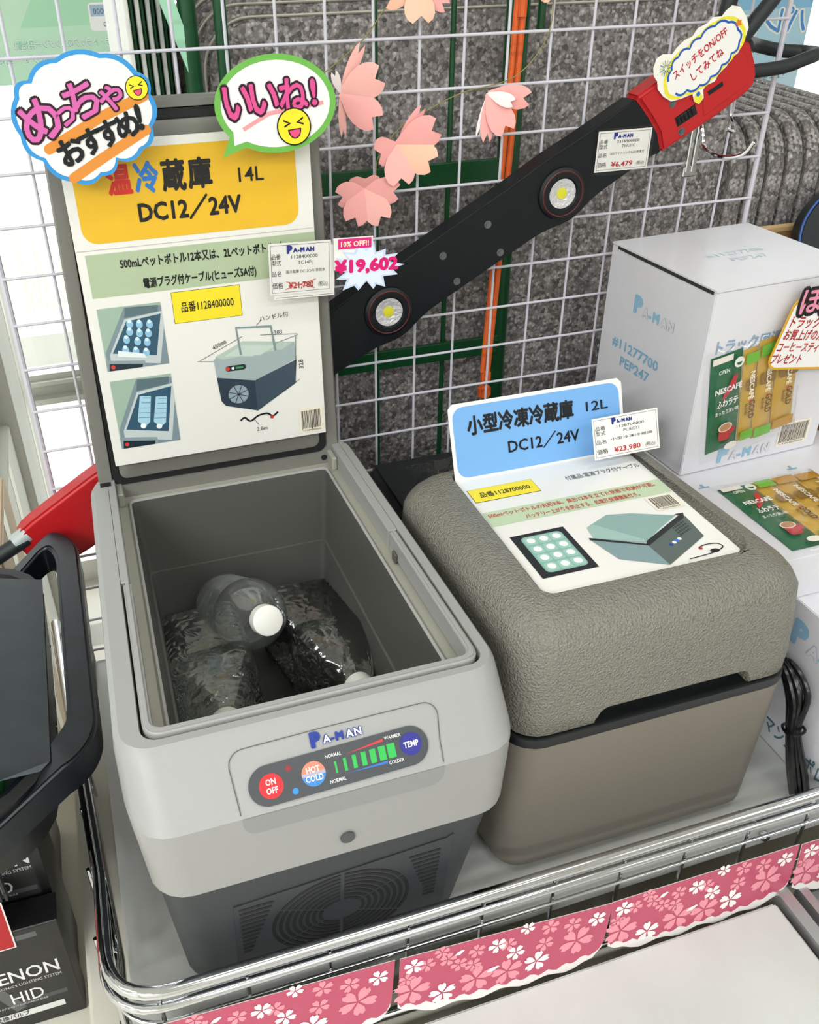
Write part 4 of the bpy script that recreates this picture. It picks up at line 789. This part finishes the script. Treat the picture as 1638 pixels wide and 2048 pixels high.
# hanging coffee sticks
FOIL = clear('clear cello bag', (.985, .985, .985), 1.45, .05, .6, 40)
def stick(lab, f, x0, x1, y0, y1, z, kind, grp):
    nm = 'coffee_stick'; o = thing(nm, lab, 'coffee stick', tuple(f @ Vector(((x0+x1)/2, (y0+y1)/2, z))), grp)
    base = {'g': '14603c', 'y': 'c39a3e', 'l': 'c8a044'}[kind]; W = x1-x0; n = 10; V = []; F = []
    rn = random.Random(int(x0*7+y1))
    for j in range(n+1):
        t = j/n; th = 5*math.sin(math.pi*min(max((t-.04)/.92, 0), 1))**.5; jit = rn.uniform(-.6, .6)
        for i in range(7):
            s_ = i/6; V.append((x0+W*s_+jit, y0+(y1-y0)*t, z+.4+th*math.sin(math.pi*s_)**.7+rn.uniform(-.25, .25)))
    for j in range(n):
        for i in range(6): a = j*7+i; F.append((a, a+1, a+8, a+7))
    k = len(V); V += [(x0, y0, z), (x1, y0, z), (x1, y1, z), (x0, y1, z)]; F.append((k+3, k+2, k+1, k))
    mk('sachet', V, F, M('foil '+base, base, .28, coat=.3), o, f, smooth=True); S = Sheet(f, o); c = (x0+x1)/2; Y = lambda t: y0+(y1-y0)*t; h = z+6.6
    if kind == 'g':
        S.poly('top_label', 'ece4dc', rect(x0+1, x1-14, Y(.93), Y(.99)), z+2.5); S.poly('red_swoosh', 'c02030', [(c-6, Y(.62)), (c+6, Y(.78)), (c+12, Y(.80)), (c+8, Y(.66)), (c-8, Y(.56))], h-.2); S.text('NESCAFÉ', c, Y(.645), 7, 'f2f0ec', h+.2, .03, 'c', fit=W*.84)
        S.text('ふわラテ', c, Y(.50), 8, 'f2f0ec', h, .03, 'c', fit=W*.66); S.text('まったり深い味', c, Y(.42), 4.4, 'f2f0ec', h, .01, 'c', fit=W*.75); S.text('OPEN', c-7, Y(.84), 5, 'dfe8dc', h-.6, .02, 'c', fit=14); S.poly('leaf_mark', 'e8ece4', circ(x1-8, Y(.90), 6.5, 14), h-1.2); S.poly('leaf_mark', '14603c', arc(x1-8, Y(.90), 3.6, 180, 360, 8), h-1.0)
        S.poly('cup', 'b8303a', rr(c-9, c+7, Y(.13), Y(.27), 4), h); S.poly('cup', 'b8303a', circ(c+9, Y(.22), 4.5, 12), h-.1); S.poly('cup', 'e8d8c4', circ(c-1, Y(.27), 9.5, 18, 6), h+.2); S.poly('cup', 'b8835c', circ(c-1, Y(.27), 7.8, 18, 4.8), h+.35); S.poly('cloud', 'efe8dc', circ(c+9, Y(.04), 9, 14, 5), h-.5)
    else:
        gc = '6fb43c' if kind == 'l' else 'b98a2e'
        S.poly('end_band', gc, rect(x0+.6, x1-.6, Y(.86), Y(.97)), h-1.6); S.poly('end_band', gc, rect(x0+.6, x1-.6, Y(.02), Y(.12)), h-1.8); S.poly('brown_band', '8a6a34', rr(x0+2, x1-2, Y(.58), Y(.70), 3), h-.5)
        S.text('NESCAFÉ', c-2.6, Y(.78), 6.2, 'f4ecd8', h+.1, .03, rot=-90, fit=36); S.text('GOLD', c-1, Y(.46), 8, '5a3a1c', h, .02, rot=-90, fit=24); S.text('BLEND', c-7, Y(.44), 3.6, '5a3a1c', h, .01, rot=-90, fit=15); S.poly('red_mark', 'c02030', circ(c+1, Y(.455), 1.6, 8), h+.1)
    S.flush(); return o
def bag(lab, f, x0, x1, y0, y1, z):
    t = thing('clear_bag', lab, 'bag', tuple(f @ Vector(((x0+x1)/2, (y0+y1)/2, z)))); n, m2 = 12, 10; V = []; F = []; rn = random.Random(5)
    for j in range(m2+1):
        for i in range(n+1):
            e = min(i, n-i, j, m2-j); V.append((x0+(x1-x0)*i/n+rn.uniform(-.6, .6), y0+(y1-y0)*j/m2+rn.uniform(-.6, .6), z+(9.0 if e > 0 else .6)+rn.uniform(-.3, 1.2)))
    for j in range(m2):
        for i in range(n): a = j*(n+1)+i; F.append((a, a+1, a+n+2, a+n+1))
    mk('film', V, F, FOIL, t, f, smooth=True); return t
fr1 = WFm @ Matrix.Translation((27, 22, .6)) @ Matrix.Rotation(math.radians(9.5), 4, 'Z')
stick('green coffee stick sachet hanging on the front of the white carton', fr1, 4, 46, 0, 126, 0, 'g', 'coffee sticks hung on the carton')
stick('first gold coffee stick beside the green one on the white carton', fr1, 47.5, 66, 2, 122, 0, 'l', 'coffee sticks hung on the carton')
stick('green tipped gold coffee stick between two gold ones on the white carton', fr1, 67.5, 92, -2, 126, 0, 'l', 'coffee sticks hung on the carton')
stick('all gold coffee stick hanging furthest from the green one on the carton', fr1, 93.5, 124, 0, 124, 0, 'y', 'coffee sticks hung on the carton')
bag('clear cellophane bag of coffee sticks hanging on the white carton', fr1, -5, 131, -12, 134, -.4)
# lower cartons
fl2 = frame((.645, -.390, 1.0005), (1, 0, 0), (0, 1, 0), .001)
l2 = carton('flat_white_carton', 'flat white carton under the upright carton, coffee bag lying on top', fl2, 245, 372, 55)
S = Sheet(fl2 @ Matrix.Translation((0, 0, 55.3)), l2)
for x, y in ((16, 148), (90, 8), (140, 150)): S.poly('printed_mark', '8aa8be', rect(x, x+14, y, y+2.5), .2); S.poly('printed_mark', '8aa8be', rect(x+5.5, x+8.5, y, y+8), .25)
S.flush()
fl1 = frame((.69, -.508, .8003), (1, 0, 0), (0, 1, 0), .001)
l1 = carton('large_white_carton', 'large white carton at the bottom of the stack beside the beige cooler', fl1, 200, 470, 200)
S = Sheet(fl1 @ frame((0, 470, 0), (0, -1, 0), (0, 0, 1)), l1); S.text('パーマンコーポレーション', 330, 18, 17, '4f7680', .4, .02, fit=190); boxlogo(S, 362, 150, 20)
S.flush()
f2 = frame((.645+.030, -.390+.012, 1.0562), (1, 0, 0), (0, 1, 0), .001)
stick('green coffee stick sachet lying on the flat white carton', f2, 3, 45, 0, 126, 0, 'g', 'coffee sticks lying on the flat carton')
stick('gold coffee stick lying next to the green one on the flat carton', f2, 46.5, 70, 2, 126, 0, 'l', 'coffee sticks lying on the flat carton')
stick('second gold coffee stick lying on the flat carton, away from the green', f2, 71.5, 100, 0, 126, 0, 'y', 'coffee sticks lying on the flat carton')
stick('third gold coffee stick lying at the end of the lying bag', f2, 101.5, 130, 0, 124, 0, 'y', 'coffee sticks lying on the flat carton')
bag('clear cellophane bag of coffee sticks lying on the flat white carton', f2, -4, 136, -8, 134, -.2)
# promotion sign
f = WFm @ Matrix.Translation((80, 135, 12)) @ Matrix.Rotation(math.radians(-9), 4, 'Z')
hs = thing('gift_sign', 'yellow edged handwritten style card above the hanging coffee sticks', 'sign', tuple(f.translation)); S = Sheet(f, hs)
mk('card', *prism([(a+b*.10, b) for a, b in rr(0, 140, -8, 76, 14)], -.7, 0), M('print d8a41c', 'd8a41c', .3, coat=.3), hs, f); S.poly('white_face', 'ecebea', [(a+b*.10, b) for a, b in rr(2.6, 137.4, -5.4, 73.4, 12)], .2)
for t_, x, y, k in (('ほ', 18, 58, 24), ('っ', 43, 58, 22), ('と', 64, 58, 24)):
    S.text(t_, x, y, k, '1c1418', .5, .15, rot=8, name='title'); S.text(t_, x, y, k, 'e08fa8' if t_ != 'と' else '8fc4d8', .8, .02, rot=8, name='title')
S.text('トラック湯沸し器', 12, 42, 11, 'b02028', .5, .02, sh=.1, fit=92); S.text('お買上げの方に', 9, 28, 10, 'b02028', .5, .02, sh=.1, fit=68); S.text('コーヒースティック', 6, 14, 9.5, 'b02028', .5, .02, sh=.1, fit=80); S.text('プレゼント', 3, 0, 9.5, 'b02028', .5, .02, sh=.1, fit=45)
S.flush()
# open brown carton with a funnel
bc = thing('brown_carton', 'open brown cardboard box behind the white carton', 'carton', (1.2, -.05, 0)); 
mk('box', *join(box(.905, 1.40, -.20, -.194, 0, 1.19), box(.905, 1.40, .085, .091, 0, 1.232), box(.905, .911, -.194, .085, 0, 1.2), box(1.394, 1.40, -.194, .085, 0, 1.2), box(.911, 1.394, -.194, .085, 0, .9)), KR, bc)
mk('rim', *tube([(.905, .088, 1.234), (1.40, .088, 1.234)], .006, 6), M('pale card edge', 'c9a877', .8), bc)
fn = thing('black_funnel', 'black curved plastic part with a blue edge in the brown box', 'funnel', (1.05, .0, .902))
P = [tuple(p.xy) for p in smoothpath([(0, 0, 0), (-.045, .03, 0), (-.05, .075, 0), (-.02, .115, 0), (.05, .15, 0), (.16, .17, 0), (.17, .05, 0), (.06, .035, 0), (.03, -.01, 0)], 4, True)]
mk('shell', *bev(prism(P, -.012, .012), .005, 2), M('slate black plastic', '20262c', .35), fn, frame((1.035, .03, 1.172), (1, -.15, 0), (0, .3, 1)), smooth=True)
mk('blue_edge', *tube([(a, b, .013) for a, b in P], .0018, 6, True), M('blue edge', '2a5aa8', .4), fn, frame((1.035, .03, 1.172), (1, -.15, 0), (0, .3, 1)))
mk('neck', *box(1.045, 1.075, .01, .03, .902, 1.18), MC['slate black plastic'], fn)
# bundled black cable
cbk = thing('cable_bundle', 'black bundled power cable standing against the large white carton', 'cable', (.665, -.44, .80)); CBM = M('glossy black cable', '0d0e10', .22)
rn = random.Random(9)
for k in range(7):
    a = rn.uniform(-.006, .006); b = rn.uniform(-.008, .008)
    mk('strand', *tube(smoothpath([(.668+a*.4, -.395+b, .912+a), (.664+a*.6, -.42+b, .945+a*.5), (.662+a, -.452+b*1.2, .925+a), (.66+a*.7, -.462+b*.5, .885), (.664+a, -.478+b, .84), (.668+a, -.490+b, .806)], 5), .0036, 8), CBM, cbk, smooth=True)
mk('cable_tie', *tube(smoothpath([(.652, -.462, .882), (.656, -.472, .886), (.668, -.470, .888), (.670, -.455, .884), (.658, -.450, .880)], 4, True), .0016, 6, True), CBM, cbk)
# ================================================================ LEFT SIDE: crate, bulb boxes, white cartons
ct = thing('black_crate', 'black plastic tray with a scuffed loop handle beside the rack', 'tray', (-.2, -.25, .925))
SC1 = M('scuffed black plastic', '10151c', .33, var=.5, vs=45, bump=.15, bs=90); 
def tr(z0, inset, r=.07): return ring(-.46+inset, -.066-inset*.7, -.455+inset*1.35, -.095-inset, r, z0+.056)
mk('bin', *loft([tr(.886, .030), tr(.892, .016), tr(.965, .006), tr(.978, .004), tr(.978, .012), tr(.93, .03), tr(.925, .035)], True, True), M('dark crate plastic', '0c0e10', .45), ct, smooth=True)
mk('sloped_deck', *loft([[(-.114, -.410, 1.034), (-.078, -.410, 1.034), (-.078, -.142, 1.034), (-.114, -.142, 1.034)], [(-.110, -.405, 1.050), (-.0690, -.405, 1.038), (-.0690, -.147, 1.038), (-.110, -.147, 1.050)]]), M('worn grey deck', '2c3238', .4, var=.25, vs=40, bump=.1, bs=80), ct)
mk('rib', *join(*[box(-.17+.0045*i, -.168+.0045*i, -.4515, -.445, .94, 1.002) for i in range(11)]), BLK, ct)['kind'] = 'stuff'
P = [(-.140, -.130, 0), (-.054, -.050, 0), (-.0300, -.088, 0), (-.0285, -.381, 0), (-.044, -.410, 0), (-.140, -.460, 0)]
Pi = [(-.140, -.165, 0), (-.064, -.082, 0), (-.0545, -.108, 0), (-.0535, -.362, 0), (-.066, -.380, 0), (-.140, -.428, 0)]
o1 = [P[0]]+[tuple(p) for p in fillet(P, .028, 6)[1:-1]]+[P[-1]]; i1 = [Pi[0]]+[tuple(p) for p in fillet(Pi, .014, 6)[1:-1]]+[Pi[-1]]
outer = [(a[0], a[1]) for a in o1]; inner = [(a[0], a[1]) for a in i1]
mk('loop_handle', *bev(Ushape(1.005, 1.040), .0035, 3, 50), SC1, ct, smooth=True, warp=lambda x, y, z: (x, y, z-(max(0, -.06-x))*.35))
gr = thing('green_block', 'green ribbed plastic block lying in the black tray', 'block', (-.15, -.37, .93)); GM = M('bright green plastic', '3fae62', .5)
mk('top', *box(-.30, -.115, -.414, -.367, 1.031, 1.046), GM, gr); mk('core', *box(-.29, -.130, -.404, -.372, .983, 1.031), GM, gr)
mk('rib', *join(*[box(-.30, -.1148, -.416, -.365, .990+.0046*i, .9922+.0046*i) for i in range(9)]), GM, gr)['kind'] = 'stuff'
g2 = thing('green_box', 'dark green ribbed box further back in the black tray', 'box', (-.2, -.16, .93)); GM2 = M('dark green plastic', '1f6a3c', .4)
mk('box', *rbox(-.32, -.116, -.30, -.15, .983, 1.041, .003), GM2, g2); mk('rib', *join(*[box(-.32, -.1155, -.295+.0075*i, -.292+.0075*i, 1.040, 1.043) for i in range(19)]), GM2, g2)['kind'] = 'stuff'
# bulb boxes
BX = M('black printed carton', '0b0b0d', .4, coat=.1); GX = '4c4c4e'
def bulbbox(lab, x0, x1, y0, y1, z0, z1, zb=None):
    t = thing('bulb_box', lab, 'box', ((x0+x1)/2, (y0+y1)/2, z0), 'black bulb boxes'); mk('carton', *bev(box(x0, x1, y0, y1, z0, z1), .0008, 1), BX, t)
    W = 170; f = frame((x1-.010-.17, y0, zb or z1-.152), (1, 0, 0), (0, 0, 1), .001); S = Sheet(f, t)
    S.poly('grey_print', '2a2a2b', rect(0, W, 22, 150), .15); line(S, 'big_x', GX, [(60, 22), (118, 150)], 15, .25); line(S, 'big_x', '5c5c5e', [(120, 22), (70, 148)], 12, .3); S.poly('big_x', '5c5c5e', rect(100, 158, 136, 144), .3)
    S.poly('big_x', GX, rect(122, 168, 30, 37), .3)
    S.text('XENON', W-2, 72, 20, 'e6e4ea', .5, .01, 'r', fit=76); S.text('LIGHTING SYSTEM', W-2, 63, 5, 'd6d4da', .5, 0, 'r', fit=42); S.text('ELECTRONICS', W-46, 63, 4, 'd6d4da', .5, 0, 'r', fit=34)
    S.text('HID', 146, 34, 20, 'e6e4ea', .5, 0, 'r', fit=32); S.text('HIGH INTENSITY DISCHARGE BULB', 148, 29, 3, 'd6d4da', .5, 0, 'r', fit=56)
    S.poly('white_bar', 'd8d8d8', rect(0, W-8, 8, 18), .3); S.text('ヘッドライト専用 交換バルブ', W-44, 10, 6.4, '141414', .5, .01, 'r', fit=92); S.flush()
bulbbox('nearest black bulb box, in front of the red card on the lower table', -.31, -.1115, -.368, -.335, .6205, .785)
bulbbox('black bulb box of the upper row directly under the black tray', -.31, -.1145, -.332, -.262, .7545, .941, .763)
bulbbox('black bulb box at the bottom behind the nearest one', -.31, -.116, -.331, -.262, .6205, .754)
bulbbox('tall black bulb box at the back that also carries the tray', -.31, -.13, -.255, -.12, .6205, .941)
rc = thing('red_card', 'red card with a white edge leaning against the nearest bulb box', 'card', (-.22, -.37, .76)); f = frame((-.292, -.3705, .763), (1, 0, 0), (0, .06, 1), .001)
mk('card', *prism(rect(0, 138, 0, 92), -.5, 0), M('print f0e8e4', 'f0e8e4', .5), rc, f); S = Sheet(f, rc); S.poly('red_face', 'b0222a', rect(1.2, 136.5, 1.5, 90.5), .2); S.flush()
WC = M('white carton', 'd9d8d0', .6, var=.04, vs=10); BE = M('beige carton', 'c9b49a', .7, var=.06, vs=8)
for lab, m, a in (('white carton stack column nearest the window at the grid edge', WC, (-.60, -.13, .62, 1.12, 0, 1.18)), ('white carton on the floor beside the grid edge', WC, (-.60, -.145, .305, .61, 0, .86)), ('pale carton resting on top of the white floor carton', M('grey white carton', 'c4c4be', .6), (-.60, -.16, .30, .60, .8605, 1.16)),
                  ('beige carton nearest the lamp end beside the grid', BE, (-.60, -.135, .07, .29, 0, .93))):
    t = thing('storage_carton', lab, 'carton', ((a[0]+a[1])/2, (a[2]+a[3])/2, a[4]), 'cartons beside the grid'); mk('box', *rbox(*a, .003), m, t)
    mk('seam_tape', *box(a[1]-.001, a[1]+.0006, (a[2]+a[3])/2-.02, (a[2]+a[3])/2+.02, a[4]+.01, a[5]-.003), M('pale tape', 'e2ddcc', .35), t)
